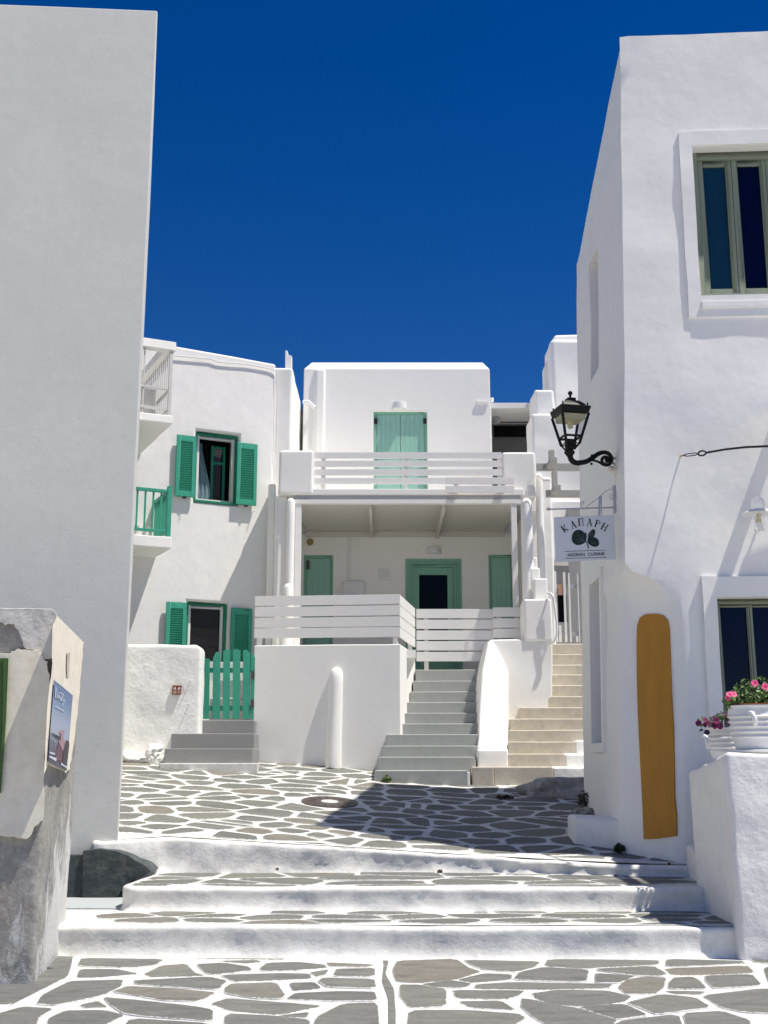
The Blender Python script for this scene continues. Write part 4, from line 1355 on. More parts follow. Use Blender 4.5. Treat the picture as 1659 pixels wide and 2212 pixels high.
slat_rail(tbk, RE0, RE1, hs3, hh=.15, posts=(.2,), zpost=(hs3[0], hs3[-1] + .13), name="railing")

# =================================================================== GREY STAIRS
st = empty("grey_staircase", at(920, 1680, 16), "flight of grey-green painted steps rising to the central terrace", "staircase")
gl = [(809, 998, 1664), (817, 1014, 1635), (826, 1021, 1611), (835, 1026, 1586), (862.5, 1033, 1563), (871, 1034, 1540), (878, 1036, 1516.6), (885.5, 1038, 1494), (892, 1040, 1470.4), (897.4, 1046, 1446.5)]
for i, (x0, x1, yt) in enumerate(gl):
    Yi = 15.95 + .265 * i
    a = at(x0, yt, Yi); b_ = at(x1, yt, Yi)
    w = MB()
    zb = 1.0 if i < 4 else at(900, gl[i - 1][2], 15.95 + .265 * (i - 1)).z - .3
    x_l = a.x if i < 4 else at(x0, yt, Yi).x
    fl = .035 if i < 4 else 0
    w.hull8([(x_l - fl, Yi, zb), (b_.x + .08, Yi, zb), (b_.x + .08, Yi + .5, zb), (x_l - fl, Yi + .5, zb)],
            [(x_l, Yi, a.z), (b_.x + .08, Yi, a.z), (b_.x + .08, Yi + .5, a.z), (x_l, Yi + .5, a.z)])
    w.build("step", M_greystep, st, bevel=.016, segs=2, cell=.35, rough=(.003, 2))
ZTOP = at(900, 1446.5, 15.95 + .265 * 9).z
w = MB(); w.box((B2.x - .1, 18.75, 1.3), (at(1060, 1446, 18.8).x, 21.2, ZTOP)); w.build("landing", M_greystep, st)
# thin white stringer at the right foot of the grey stairs
w = MB()
for i, (xa, xb2, yt) in enumerate(((998, 1007, 1668), (1014, 1020, 1640), (1021, 1030, 1612))):
    Yi = 15.97 + .265 * i
    a = at(xa, yt, Yi); b_ = at(xb2, yt, Yi)
    w.box((a.x, Yi - .01 - .003 * i, 1.0), (b_.x + .05, Yi + .30, a.z + .02 * 0))
w.build("stringer", M_soft, st, bevel=.01)

# =================================================================== CENTRAL HOUSE
YB = 21.2
WB = Wall((0, YB, 0), (1, 0, 0))
ch = empty("central_house", (0.3, 20, ZF), "white cubic house with open upper terrace, veranda and dusty mint doors in the middle", "house")
dmain = pxhole(WB, 876, 1208, 998, 1448, .12)
dleft = pxhole(WB, 655, 1199, 719, 1420, .12)
dright = pxhole(WB, 1057, 1198, 1112, 1420, .12)
zb_ = at(829, 1470, YB).z
dmain = (dmain[0], zb_, dmain[2], dmain[3], .12)
ul = at(636, 1200, YB).x; ur = at(1180, 1200, YB).x
zc = at(829, 1157, YB).z
ztopb = at(829, 796, YB).z
w = MB()
WB.panel(w, ul - .3, ur, 1.3, zc + .05, (dmain, dleft, dright), .4, .6)
w.build("veranda_wall", M_soft, ch)
# upper storey
bl = at(656, 800, YB).x; brx = at(1058, 800, YB).x
dup = pxhole(WB, 807, 888, 923, 1060, .13)
w = MB()
WB.panel(w, bl, brx, zc + .06, ztopb, (dup,), 3.0, .5)
w.build("upper_storey", M_soft, ch, bevel=.02, rough=(.006, 1.2))
w = MB()
zz = at(829, 783, YB + .45).z
bl2 = at(673, 783, YB + .45).x; br2 = at(1043, 783, YB + .45).x
w.hull8([(bl, YB, ztopb - .01), (brx, YB, ztopb - .01), (brx, YB + 3, ztopb - .01), (bl, YB + 3, ztopb - .01)],
        [(bl2, YB + .45, zz), (br2, YB + .45, zz), (br2, YB + 2.6, zz), (bl2, YB + 2.6, zz)])
w.build("roof_coping", M_soft, ch, bevel=.02)
# pilaster and ledges of the upper storey
w = MB()
zs_p = at(829, 1040, YB).z
w.prism([(at(682, 800, YB - .2).x, YB - .06, zs_p), (at(701, 800, YB - .2).x, YB - .06, zs_p), (at(704, 800, YB).x, YB + .02, zs_p), (at(676, 800, YB).x, YB + .02, zs_p)], (0, 0, ztopb - zs_p - .03))
w.build("pilaster", M_soft, ch, bevel=.05, segs=4, cell=.4, rough=(.008, 2))
w = MB(); a = at(1030, 864, YB - .1); b_ = at(1057, 869, YB - .1); w.box((a.x, YB - .035, b_.z), (b_.x, YB, a.z + .02)); w.build("ledge", M_soft, ch, bevel=.01)
w = MB(); a = at(655, 868, YB - .1); b_ = at(679, 874, YB - .1); w.tube([(a.x, YB - .1, a.z), ((a.x + b_.x) / 2, YB - .14, a.z - .01), (b_.x, YB - .06, b_.z - .05)], .035, 8); w.build("pipe_stub", M_soft, ch, ang=80)
# upper green shutter door
def plank_door(wl, h, mat, trim, parent, d, hinges=True, n=2, name="shutter_door", planks=5):
    u0, v0, u1, v1 = h[:4]
    w = MB(); frame_bars(wl, w, (u0, v0, u1, v1), .05, -d, -d + .05, "LRT")
    r = w.build(name, trim, parent, bevel=.003)
    W_ = (u1 - u0 - .1) / n
    for i in range(n):
        a0_ = u0 + .05 + W_ * i
        for k_ in range(planks):
            w = MB()
            wl.slab(w, (a0_ + .004 + (W_ - .008) * k_ / planks + .0008, v0 + .01, a0_ + .004 + (W_ - .008) * (k_ + 1) / planks - .0008, v1 - .055), -d + .004, -d + .034)
            w.build("plank", mat, r, bevel=.002, segs=1)
    if hinges:
        for (ua, ub) in ((u0 + .01, u0 + .07), (u1 - .07, u1 - .01)):
            w = MB(); wl.slab(w, (ua, v1 - .24, ub, v1 - .13), -d + .05, -d + .065); w.build("hinge", M_hinge, r)
    return r
plank_door(WB, dup, M_mint, M_mint_d, ch, .11)
plank_door(WB, dleft, M_mint, M_mint_d, ch, .08, hinges=False, n=1, name="side_shutter", planks=4)
plank_door(WB, dright, M_mint, M_mint_d, ch, .08, hinges=False, n=1, name="side_shutter", planks=4)
w = MB(); u, v = WB.uv(665, 1213); WB.slab(w, (u - .03, v - .14, u + .03, v + .02), -.03, .0); w.build("hinge", M_manhole, ch)
# main veranda door, stepped frame
u0, v0, u1, v1, _ = dmain
w = MB()
frame_bars(WB, w, (u0, v0, u1, v1), .05, -.12, .02, "LRT")
frame_bars(WB, w, (u0 + .052, v0, u1 - .052, v1 - .052), .045, -.12, .0, "LRT")
frame_bars(WB, w, (u0 + .10, v0, u1 - .10, v1 - .10), .045, -.12, -.02, "LRT")
dr = w.build("veranda_door", M_mint_d, ch, bevel=.004)
gx0, gz1 = WB.uv(905.4, 1241); gx1, _ = WB.uv(966.8, 1241)
w = MB()
gz0 = v0 + .42
WB.slab(w, (u0 + .148, v0, gx0, v1 - .148), -.11, -.05)
WB.slab(w, (gx1, v0, u1 - .148, v1 - .148), -.11, -.05)
WB.slab(w, (gx0 + .001, gz1, gx1 - .001, v1 - .148), -.11, -.05)
WB.slab(w, (gx0 + .001, v0, gx1 - .001, gz0), -.11, -.05)
w.build("door_leaf", M_mint_d, dr, bevel=.003)
w = MB(); WB.slab(w, (gx0, gz0, gx1, gz1), -.10, -.085); w.build("pane", M_glass_black, dr)
# wall fittings
def lamp_hood(px0, px1, pyt, pyb, deep, par, name, lab=None):
    a = at(px0, pyt, YB - deep); b_ = at(px1, pyb, YB - deep)
    w = MB()
    n_ = 10
    f_ = []
    for i in range(n_ + 1):
        t = math.pi * i / n_
        f_.append(((a.x + b_.x) / 2 - math.cos(t) * (b_.x - a.x) / 2, YB - math.sin(t) * deep))
    w.hull8([(x, y, b_.z) for x, y in f_], [(x * .9 + (a.x + b_.x) / 2 * .1, y * .98 + YB * .02, a.z) for x, y in f_])
    o = w.build(name, M_pipe, None, bevel=.008)
    tag(o, lab, "lamp")
lamp_hood(848, 879, 866, 880, .11, ch, "wall_light", "white half-round wall light above the upper mint shutter door")
lamp_hood(920.7, 954.5, 1181.5, 1194, .11, ch, "wall_light", "white half-round wall light above the glazed veranda door")
w = MB(); u, v = WB.uv(670, 1171); r_ = .065
w.tube([WB.P(u, v, 0), WB.P(u, v, .03)], r_, 20)
tag(w.build("round_vent", M_ochre, None), "round ochre vent cover above the left mint shutter", "vent")
jb = empty("junction_box", WB.P(*WB.uv(830, 1240)), "small square moulded box on the veranda wall", "box")
w = MB(); r_ = WB.rect(818, 1229, 842, 1251.6); WB.slab(w, r_, 0, .03); w.build("backplate", M_pipe, jb, bevel=.012)
w = MB(); WB.slab(w, (r_[0] + .05, r_[1] + .05, r_[2] - .05, r_[3] - .05), .03, .055); w.build("cover", M_pipe, jb, bevel=.008)
mc = empty("meter_cabinet", WB.P(*WB.uv(765, 1275)), "flat white meter cabinet with conduit above on the veranda wall", "cabinet")
w = MB(); r_ = WB.rect(741, 1257, 788, 1330); WB.slab(w, r_, 0, .10); w.build("cabinet_body", M_pipe, mc, bevel=.01)
w = MB(); r_ = WB.rect(752, 1108 + 0, 757.5, 1256); r_ = (r_[0], r_[1], r_[2], zc - .02); WB.slab(w, r_, 0, .03); w.build("conduit", M_pipe, mc, bevel=.008)
# terrace floors
w = MB(); w.box((B0.x + .1, 17.5, ZF - .12), (B2.x - .02, YB, ZF)); w.build("terrace_floor", M_soft, ch)
w = MB(); w.box((at(1066, 1380, 18.7).x, 18.7, ZF - .5), (at(1130, 1380, 18.7).x, YB, at(1066, 1383, 18.7).z)); w.build("terrace_floor", M_soft, ch)
# upper terrace slab
YS = 18.55
zs0 = at(829, 1069, YS).z; zs1 = at(829, 1056, YS).z
sl_l = at(600, 1065, YS).x; sl_r = at(1132, 1065, YS).x
w = MB(); w.box((sl_l, YS, zs0), (sl_r, YB, zs1)); w.build("terrace_slab", M_soft, ch, bevel=.012)
zg0 = at(829, 1079.5, YS + .02).z
gl_ = at(637, 1075, YS).x; gr_ = at(1125, 1075, YS).x
w = MB(); w.box((gl_, YS + .03, zg0), (gr_, YS + .14, zs0 - .002)); w.build("gutter_band", M_guttergrey, ch)
zg1 = at(829, 1088, YS).z
w = MB(); w.box((gl_, YS - .01, zg1), (gr_, YS + .10, zg0 - .002)); w.build("front_beam", M_wood, ch, bevel=.004)
# boarded ceiling with joists
pc0 = [ (gl_ + .02, YS + .13), (gr_ - .02, YS + .13), (gr_ - .02, YB - .02), (gl_ + .02, YB - .02)]
nb = 26
zce = zg1 + .04
first = None
for i in range(nb):
    y0_ = YS + .15 + (YB - YS - .2) * i / nb
    y1_ = YS + .15 + (YB - YS - .2) * (i + 1) / nb - .008
    if first is None:
        w = MB(); w.box((gl_ + .02, y0_, zce), (gr_ - .02, y1_, zce + .03)); first = w.build("ceiling_board", M_ceil, ch, smooth=False)
        fc = Vector(((gl_ + gr_) / 2, (y0_ + y1_) / 2, zce + .015))
    else:
        link_copy(first, Vector(((gl_ + gr_) / 2, (y0_ + y1_) / 2, zce + .015)), ch)
for px in (800, 959):
    a = at(px, 1100, YS + .1)
    w = MB(); w.box((a.x - .025, YS + .16, zce - .13), (a.x + .025, YB - .01, zce - .002)); w.build("joist", M_ceil, ch)
w = MB(); w.box((gl_, YB - .05, zce - .10), (gr_, YB - .003, zce - .002)); w.build("wall_beam", M_ceil, ch)
# timber posts
for (xa, xb2) in ((636.5, 650), (1106, 1118)):
    a = at(xa, 1200, YS + .03); b_ = at(xb2, 1200, YS + .03)
    w = MB(); w.box((a.x, YS + .0, ZF - .1), (b_.x, YS + .10, zg1 - .002)); w.build("post", M_wood, ch, bevel=.006)
# piers and round columns left of veranda
def pier(px0, px1, Y, z0, z1, dep, par, bev=.04, nm="pier", mat=M_soft, r=(.01, 2)):
    a = at(px0, 1180, Y); b_ = at(px1, 1180, Y)
    w = MB(); w.box((a.x, Y, z0), (b_.x, Y + dep, z1)); return w.build(nm, mat, par, bevel=bev, segs=3, cell=.3, rough=r)
pier(577, 592, 18.9, 1.5, at(590, 1045, 18.9).z, .35, ch, .02)
pier(592, 619, 18.64, 1.5, zs0 - .003, 1.1, ch, .03)
def rcol(px, py_top, Y, z0, rad, par, nm="round_column", lean=0.0, sq=1.0):
    p = at(px, py_top, Y)
    zt_ = p.z
    zz_ = [z0, (z0 + zt_) / 2, zt_ - rad * 1.1, zt_ - rad * .5, zt_ - rad * .15, zt_]
    rr = [rad * 1.05, rad, rad, rad * .86, rad * .5, rad * .05]
    w = MB(); w.tube([(p.x + lean * (zt_ - z), Y + rad, z) for z in zz_], rr, 18)
    return w.build(nm, M_soft, par, ang=75, cell=.4, rough=(.004, 1.5))
rcol(628, 1074, 18.42, ZF - .1, .068, ch, lean=.0)
rcol(622, 1259, 17.9, ZF - .1, .075, ch, nm="stub_column")
# veranda left flank wall
w = MB(); w.box((gl_ - .35, 19.2, 1.5), (gl_ - .08, YB + .1, zs0 - .004)); w.build("flank_wall", M_soft, ch, cell=.5, rough=(.006, 1.5))
w = MB(); w.box((gr_ + .20, 19.3, 1.5), (gr_ + .45, YB + .1, zs0 - .004)); w.build("flank_wall", M_soft, ch, cell=.5, rough=(.006, 1.5))
w = MB(); w.box((gr_ + .46, 19.95, 1.5), (at(1190, 1080, 19.95).x, YB + .2, at(1150, 1050, 19.95).z)); w.build("flank_wall", M_soft, ch, cell=.5, rough=(.006, 1.5))
w = MB(); w.box((gr_ - .6, YB + .12, zc - .3), (gr_ + 1.2, YB + .30, zs0 + .3)); w.build("rear_fill_wall", M_soft, ch)
w = MB(); w.box((gr_ + .16, 19.0, zg0 - .1), (gr_ + .44, 19.29, zs0 - .006)); w.build("corner_fill", M_soft, ch)
# terrace parapet pillars and railing up top
def pil(px0, px1, pyt, pyb, Y, dep, nm="parapet_pillar"):
    a = at(px0, pyt, Y); b_ = at(px1, pyb, Y)
    w = MB(); w.box((a.x, Y, b_.z), (b_.x, Y + dep, a.z)); return w.build(nm, M_soft, ch, bevel=.045, segs=4, cell=.2, rough=(.01, 2.2))
pil(603, 676.5, 972, 1068, YS - .02, .5)
pil(1084, 1159, 975.5, 1075, YS + .1, .45)
hs4 = [at(829, y, YS + .12).z for y in (1046.2, 1027.6, 1009, 991)]
pa = at(677.5, 1000, YS + .12); pb_ = at(1083.5, 1000, YS + .12)
slat_rail(ch, pa, pb_, hs4, hh=.106, posts=(.052, .492, .99), zpost=(zs1 - .01, hs4[-1] + .09), name="railing")
hs5 = [at(1035, y, YS - .12).z for y in (1065.0, 1046.7)]
pa = at(961.5, 1050, YS - .12); pb_ = at(1110.5, 1050, YS - .12)
r5 = slat_rail(ch, pa, pb_, hs5, hh=.115, posts=(), name="sign_rail") if False else None
lr = empty("low_bench_rail", ((pa.x + pb_.x) / 2, YS - .12, hs5[0]), "pair of pale slats fixed low at the right end of the upper railing", "rail")
for z in hs5:
    w = MB(); w.box((pa.x, YS - .16, z), (pb_.x, YS - .13, z + .112)); w.build("slat", M_wood, lr, bevel=.003)
w = MB()
for t in (.16, .84):
    x = pa.x + (pb_.x - pa.x) * t
    w.box((x - .03, YS - .129, hs5[0] + .01), (x + .03, YS - .004, hs5[1] + .09))
w.build("bracket", M_wood, lr)

# =================================================================== RIGHT OF CENTRE: stair wall, beige stairs
sw = empty("stair_wall", at(1100, 1600, 16.8), "curved sunlit white wall between the grey stairs and the beige stairs", "wall")
YW = 17.65
w = MB()
bpts = [(1056, 1384), (1062, 1381), (1194, 1381), (1193, 1560), (1096, 1640), (1020, 1640), (1030, 1540), (1038, 1455), (1048, 1415)]
w.prism([at(x, y, YW) for x, y in bpts], (0, .9, 0))
w.build("wall", M_soft, sw, bevel=.035, segs=3, cell=.16, rough=(.012, 1.8))
w = MB()
a = at(1131.5, 1294, YW - .02); b_ = at(1194, 1384, YW - .02)
w.box((a.x, YW - .03, b_.z), (b_.x, YW + .5, a.z)); w.build("pillar", M_soft, sw, bevel=.035, segs=3, cell=.16, rough=(.01, 2.2))
# leaning curved buttress
w = MB()
prof = []
left_ = [(1031, 1675), (1030, 1630), (1034, 1600), (1035, 1560), (1036, 1510), (1041, 1450), (1048, 1415), (1056, 1385)]
N = len(left_)
rows = []
for i, (lx, ly) in enumerate(left_):
    t = i / (N - 1)
    Yf = 16.35 + (17.55 - 16.35) * t ** 1.1
    z = 1.05 if i == 0 else at(lx, ly, Yf).z
    a = at(lx, ly, Yf)
    rx = at(1099 if ly > 1440 else 1099 - (1440 - ly) * .6, ly, Yf)
    rows.append([w.bm.verts.new((a.x, Yf, z)), w.bm.verts.new((rx.x, Yf, z)), w.bm.verts.new((rx.x, 18.2, z)), w.bm.verts.new((a.x + .05 * 0, 18.2, z))])
for r0, r1 in zip(rows, rows[1:]):
    for k in range(4):
        w.bm.faces.new([r0[k], r0[(k + 1) % 4], r1[(k + 1) % 4], r1[k]])
w.bm.faces.new(rows[0]); w.bm.faces.new(rows[-1][::-1])
w.build("buttress", M_soft, sw, bevel=.03, segs=3, cell=.16, rough=(.012, 2))
# beige stairs
bs = empty("beige_staircase", at(1150, 1690, 16.1), "flight of worn beige cement steps climbing on the right of the plaza", "staircase")
bl_ = [(1066, 1194, 1656.5, 1), (1075, 1220, 1628.5, 1), (1098, 1243, 1602, 1), (1099, 1262, 1577, 1), (1101, 1262, 1552.5, 1), (1142, 1262, 1528, 1), (1190, 1262, 1504, 1), (1193, 1262, 1480, 1), (1193, 1262, 1457, 1), (1193, 1262, 1436, 1), (1193, 1262, 1413, 1), (1193.5, 1262, 1390.5, 1)]
for i, (x0, x1, yt, _) in enumerate(bl_):
    Yi = 16.0 + .275 * i
    a = at(x0, yt, Yi); b_ = at(x1, yt, Yi)
    w = MB(); w.box((a.x - (.0 if i < 5 else .12), Yi, 1.05 if i < 4 else a.z - .5), (b_.x, Yi + (.6 if i < 11 else 2.8), a.z))
    w.build("step", M_beige, bs, bevel=.02, segs=2, cell=.3, rough=(.004, 2.2))
w = MB(); a = at(1020, 1657, 15.98); b_ = at(1066, 1657, 15.98); w.box((a.x, 15.97, 1.0), (b_.x, 16.5, a.z)); w.build("side_block", M_beige, bs, bevel=.02, cell=.15, rough=(.008, 3))
w = MB(); a = at(1031, 1612, 16.2); b_ = at(1097, 1612, 16.2); w.box((a.x, 16.2, 1.0), (b_.x, 16.9, a.z - .05)); w.build("side_block", M_soft, bs, bevel=.03, cell=.15, rough=(.012, 3))
# white stepped kerb at right foot
w = MB()
for i, (xa, yt, Yq) in enumerate(((1193, 1656.5, 16.01), (1220, 1628.5, 16.285), (1242, 1600, 16.56))):
    a = at(xa, yt, Yq); w.box((a.x, Yq, 1.0), (2.95, Yq + .9 - .27 * i, a.z))
w.build("kerb", M_lump, bs, bevel=.03, segs=3, cell=.12, rough=(.014, 3))
# handrail
w = MB()
hp = [(1158, 1308, 17.5), (1168, 1306, 17.45), (1179, 1312, 17.4), (1189, 1350, 17.4), (1194, 1400, 17.4), (1197, 1460 - 0, 17.4)]
hp = [(1156, 1336, 17.6), (1170, 1337, 17.45), (1180, 1345, 17.4), (1189, 1375, 17.4), (1192, 1420 - 10, 17.4), (1190, 1445, 17.4), (1180, 1388 + 70, 17.5), (1158, 1465, 17.62)]
ZH6 = lambda x, y: ((1600 + x * .4972) / 1.8228, (2050 + y * .4972) / 1.8228)
hz = [(1118, 575), (1145, 578), (1165, 610), (1178, 720), (1192, 820), (1190, 910), (1170, 955), (1140, 975), (1106, 990)]
w.tube([at(*ZH6(x, y), YW - .10 + (.12 if k_ in (0, 8) else 0)) for k_, (x, y) in enumerate(hz)], .018, 8)
tag(w.build("handrail", M_pipe, None, ang=80), "bent white pipe handrail on the pillar beside the beige stairs", "handrail")

# white blocks and round chimneys stepping up behind
rb_ = empty("stepped_blocks", at(1160, 1280, 18.2), "stepped white blocks and rounded columns rising behind the stair wall", "wall")
for (x0, x1, yt, yb_, Yq) in ((1153.6, 1184, 1249, 1300, 18.0), (1146, 1169, 1226, 1300, 18.25), (1138, 1163, 1203, 1300, 18.5)):
    a = at(x0, yt, Yq); b_ = at(x1, yb_, Yq)
    w = MB(); w.box((a.x, Yq, b_.z - .5), (b_.x, Yq + .24, a.z)); w.build("block", M_soft, rb_, bevel=.025, segs=3, cell=.12, rough=(.01, 3))
def rc2(px0, px1, pyt, pyb, Y, nm="round_column"):
    a = at(px0, pyt, Y); b_ = at(px1, pyb, Y)
    rad = (b_.x - a.x) / 2
    zz_ = [b_.z, (a.z + b_.z) / 2, a.z - rad * 1.2, a.z - rad * .5, a.z - rad * .12, a.z]
    rr = [rad * 1.03, rad, rad * .98, rad * .82, rad * .45, rad * .05]
    w = MB(); w.tube([((a.x + b_.x) / 2, Y + rad, z) for z in zz_], rr, 20)
    return w.build(nm, M_soft, rb_, ang=75, cell=.3, rough=(.007, 1.5))
rc2(1125, 1157, 1073, 1330, 18.25)
rc2(1157, 1181, 1020, 1300, 18.75)
w = MB(); a = at(1140, 1030, 19.35); b_ = at(1250, 1300, 19.35)
w.box((a.x, 19.35, 1.4), (at(1196, 1200, 19.35).x, 19.9, a.z)); w.build("back_wall", M_white, rb_, bevel=.04, segs=3, cell=.3, rough=(.014, 1.8))
w = MB(); a = at(1180, 1082, 19.5); b_ = at(1330, 1105, 19.5)
w.box((at(1160, 1080, 19.5).x, 19.5, at(1250, 1210, 19.5).z), (b_.x, 20.1, a.z)); w.build("lintel_wall", M_white, rb_, bevel=.03, segs=3, cell=.3, rough=(.012, 1.8))
# passage behind gate
w = MB()
xg0 = at(1180, 1300, 20.3).x; xg1 = at(1300, 1300, 20.3).x
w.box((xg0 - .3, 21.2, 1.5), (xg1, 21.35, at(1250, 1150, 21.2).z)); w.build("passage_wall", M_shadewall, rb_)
w = MB(); w.box((xg0 - .35, 19.9, 1.5), (xg0 - .02, 21.2, at(1190, 1180, 19.9).z)); w.build("passage_flank", M_soft, rb_)
# white slatted gate
YQ = 19.42
wg = empty("slatted_gate", at(1225, 1388, YQ), "tall white slatted gate at the head of the beige stairs", "gate")
for k_, (x0, x1, yt) in enumerate(((1172, 1203, 400), (1207, 1232, 830), (1240, 1276, 408), (1280, 1311, 415), (1345, 1362, 915), (1352, 1378, 420), (1385, 1412, 425))):
    a = at(*ZH6(x0, yt), YQ); b_ = at(*ZH6(x1, 962), YQ)
    w = MB(); w.box((a.x, YQ, b_.z), (b_.x, YQ + .02, a.z)); w.build("slat", M_wood, wg, bevel=.003)
for yy in (520, 900):
    a = at(*ZH6(1168, yy), YQ + .05); b_ = at(*ZH6(1415, yy), YQ + .05)
    w = MB(); w.box((a.x, YQ + .022, a.z - .03), (b_.x, YQ + .05, a.z + .03)); w.build("rail", M_guttergrey, wg)
a = at(*ZH6(1204, 505), YQ - .02); b_ = at(*ZH6(1232, 585), YQ - .02)
w = MB(); w.box((a.x, YQ - .02, b_.z), (b_.x, YQ - .003, a.z)); tag(w.build("notice_card", M_notice, None), "small orange notice card fixed to the white slatted gate", "notice")
w = MB(); a = at(*ZH6(1204, 590), 20.4); b_ = at(*ZH6(1232, 800), 20.4); w.box((a.x, 20.4, b_.z), (b_.x + .1, 20.5, a.z)); w.build("dark_opening_panel", M_black, rb_)  # black slab painted for the dark passage behind the slats
# grey sheet painted for the shade in the opening above the gate
w = MB(); a = at(1200, 1100, 19.48); b_ = at(1262, 1240, 19.48)
w.box((at(1225, 1100, 19.45).x, 19.44, at(1240, 1240, 19.4).z), (b_.x, 19.49, at(1240, 1098, 19.4).z)); w.build("dark_opening_panel", M_shadewall, rb_)
# grey timber pergola
pg = empty("timber_pergola", at(1215, 1030, 18.6), "weathered grey timber pergola frame between the white blocks", "pergola")
Z4 = lambda x, y: ((1600 + x * .48222) / 1.8228, (1250 + y * .48222) / 1.8228)
def zbar(x0, y0, x1, y1, Y, dep=.10, nm="beam"):
    a = at(*Z4(x0, y0), Y); b_ = at(*Z4(x1, y1), Y)
    w = MB(); w.box((a.x, Y, b_.z), (b_.x, Y + dep, a.z)); return w.build(nm, M_timber, pg, bevel=.006)
zbar(1066, 1190, 1600, 1245, 18.5)
zbar(1166, 1080, 1214, 1240, 18.38, .118, "post")
zbar(1192, 1250, 1238, 1412, 18.38, .118, "post")
zbar(1142, 1408, 1600, 1462, 18.5)
for (x, y) in ((1170, 1215), (1200, 1435)):
    a = at(*Z4(x, y), 18.38)
    w = MB(); w.box((a.x - .05, 17.95, a.z - .045), (a.x + .06, 18.379, a.z + .045)); w.build("rafter", M_timber, pg, bevel=.006)
# loose cable
w = MB()
w.tube([at(*Z4(x, y), 18.2) for x, y in ((985, 1450), (990, 1360), (1030, 1300), (1080, 1290), (1120, 1330), (1190, 1335))], .008, 6)
tag(w.build("loose_cable", M_pipe, None), "thin pale cable looping round the white column below the pergola", "cable")
# recessed canopy right of the central house
cn = empty("covered_terrace", at(1105, 920, 21.5), "shaded covered terrace with pale roof beam right of the central house", "building")
w = MB(); a = at(1055, 870, 21.3); b_ = at(1160, 882, 21.3); w.box((a.x, 21.3, b_.z), (b_.x, 23.5, a.z)); w.build("roof_beam", M_wood, cn, bevel=.01)
w = MB(); a = at(1055, 882, 22.4); b_ = at(1165, 1000, 22.4); w.box((a.x - .3, 22.4, b_.z - 1), (b_.x + .6, 22.6, a.z + .02)); w.build("back_wall", M_terrace_shade, cn)
w = MB(); a = at(1062, 888, 22.2); w.box((a.x, 22.2, a.z - .22), (at(1160, 888, 22.2).x, 22.3, a.z)); w.build("inner_beam", M_terrace_shade, cn)
w = MB(); a = at(1067, 921, 22.36); b_ = at(1138, 943, 22.36); w.box((a.x, 22.34, b_.z), (b_.x, 22.395, a.z)); w.build("window_slot", M_black, cn)
w = MB(); a = at(1072, 903, 21.9); w.lathe((a.x, 21.9, a.z - .12), [(.07, 0), (.08, .1), (.06, .16)], 14); w.build("hanging_lamp", M_guttergrey, cn)
w = MB(); a = at(1058, 1000, 21.25); b_ = at(1066, 880, 21.3); w.box((a.x, 21.26, a.z - .4), (a.x + .05, 21.36, b_.z)); w.build("corner_post", M_soft, cn)
w = MB(); a = at(1090, 1000, 19.2); w.box((a.x - .5, 19.1, at(1100, 1075, 19.1).z), (at(1160, 1000, 19.1).x, 21.2, at(1100, 1060, 19.1).z)); w.build("terrace_floor", M_soft, cn)
w = MB(); a = at(1063, 868, 21.4); w.tube([(a.x, 21.4, a.z), (a.x, 21.4, a.z + .08)], .03, 8); w.build("pipe_stub", M_soft, cn)

# white tower blocks at right rear
tw = empty("rear_tower", at(1220, 900, 20.5), "rounded tall white stepped wall rising behind the street lantern", "wall")
def blockpx(x0, x1, yt, yb2, Y, dep, bev=.06):
    a = at(x0, yt, Y); b_ = at(x1, yb2, Y)
    w = MB(); w.box((a.x, Y, b_.z), (b_.x, Y + dep, a.z)); return w.build("block", M_white, tw, bevel=bev, segs=4, cell=.16, rough=(.02, 1.8))
blockpx(1188, 1330, 731, 1010, 20.8, .9, .10)
w = MB()
a = at(1188, 722, 20.9)
w.hull8([at(x, y, 21.2) for x, y in ((1170, 1010), (1172, 835), (1171, 800), (1186, 770), (1187, 745), (1198, 724), (1330, 724), (1330, 1010))],
        [at(x, y, 22.4) for x, y in ((1172, 1010), (1174, 835), (1173, 800), (1187, 775), (1188, 750), (1199, 730), (1330, 730), (1330, 1010))])
w.build("block", M_white, tw, bevel=.04, segs=3, cell=.2, rough=(.015, 1.8))
blockpx(1154, 1201, 841.8, 1010, 20.2, .8, .05)
blockpx(1147, 1330, 893, 1100, 19.75, .75, .06)

# =================================================================== RIGHT BUILDING
rbd = empty("corner_building", (3.4, 12.5, 0.6), "large whitewashed corner building with sage green windows and mustard niche on the right", "building")
BY = 11.66
def FY(x): return BY - 0.05 * (x - 2.6)
# corner lines by height: (photo y, px upper corner / chamfer edge on front B, px A on side)
Bx = [(82, 1339, 0.0), (300, 1342, 0.0), (700, 1348, 0.0), (1000, 1349, 0.0), (1150, 1350, .0), (1215, 1352, .03), (1235, 1368, .18), (1252, 1412, .40), (1272, 1436, .46), (1300, 1456, .47), (1345, 1470, .47), (1500, 1475, .47), (1700, 1476, .47), (1850, 1476, .47), (1905, 1477, .47)]
rowsB = []
for (py, px, cd) in Bx[::-1]:
    p = at(px, py, FY(2.6))
    # upper wall line at this height (what the corner would be without the cut)
    if py < 1215:
        A = Vector((p.x, p.y, p.z))
    else:
        t = (py - 1215) / 690
        ux = at(1350 - 6 * t, py, FY(2.6))
        A = Vector((ux.x + .01, FY(2.6) + cd, p.z))
        if cd > .1:
            A = Vector((at(1341 if py > 1600 else 1345 - 4 * (py - 1215) / 385, py, FY(2.6) + cd).x, FY(2.6) + cd, p.z))
    rowsB.append((p.z, p, A))
zrows = [r[0] for r in rowsB]
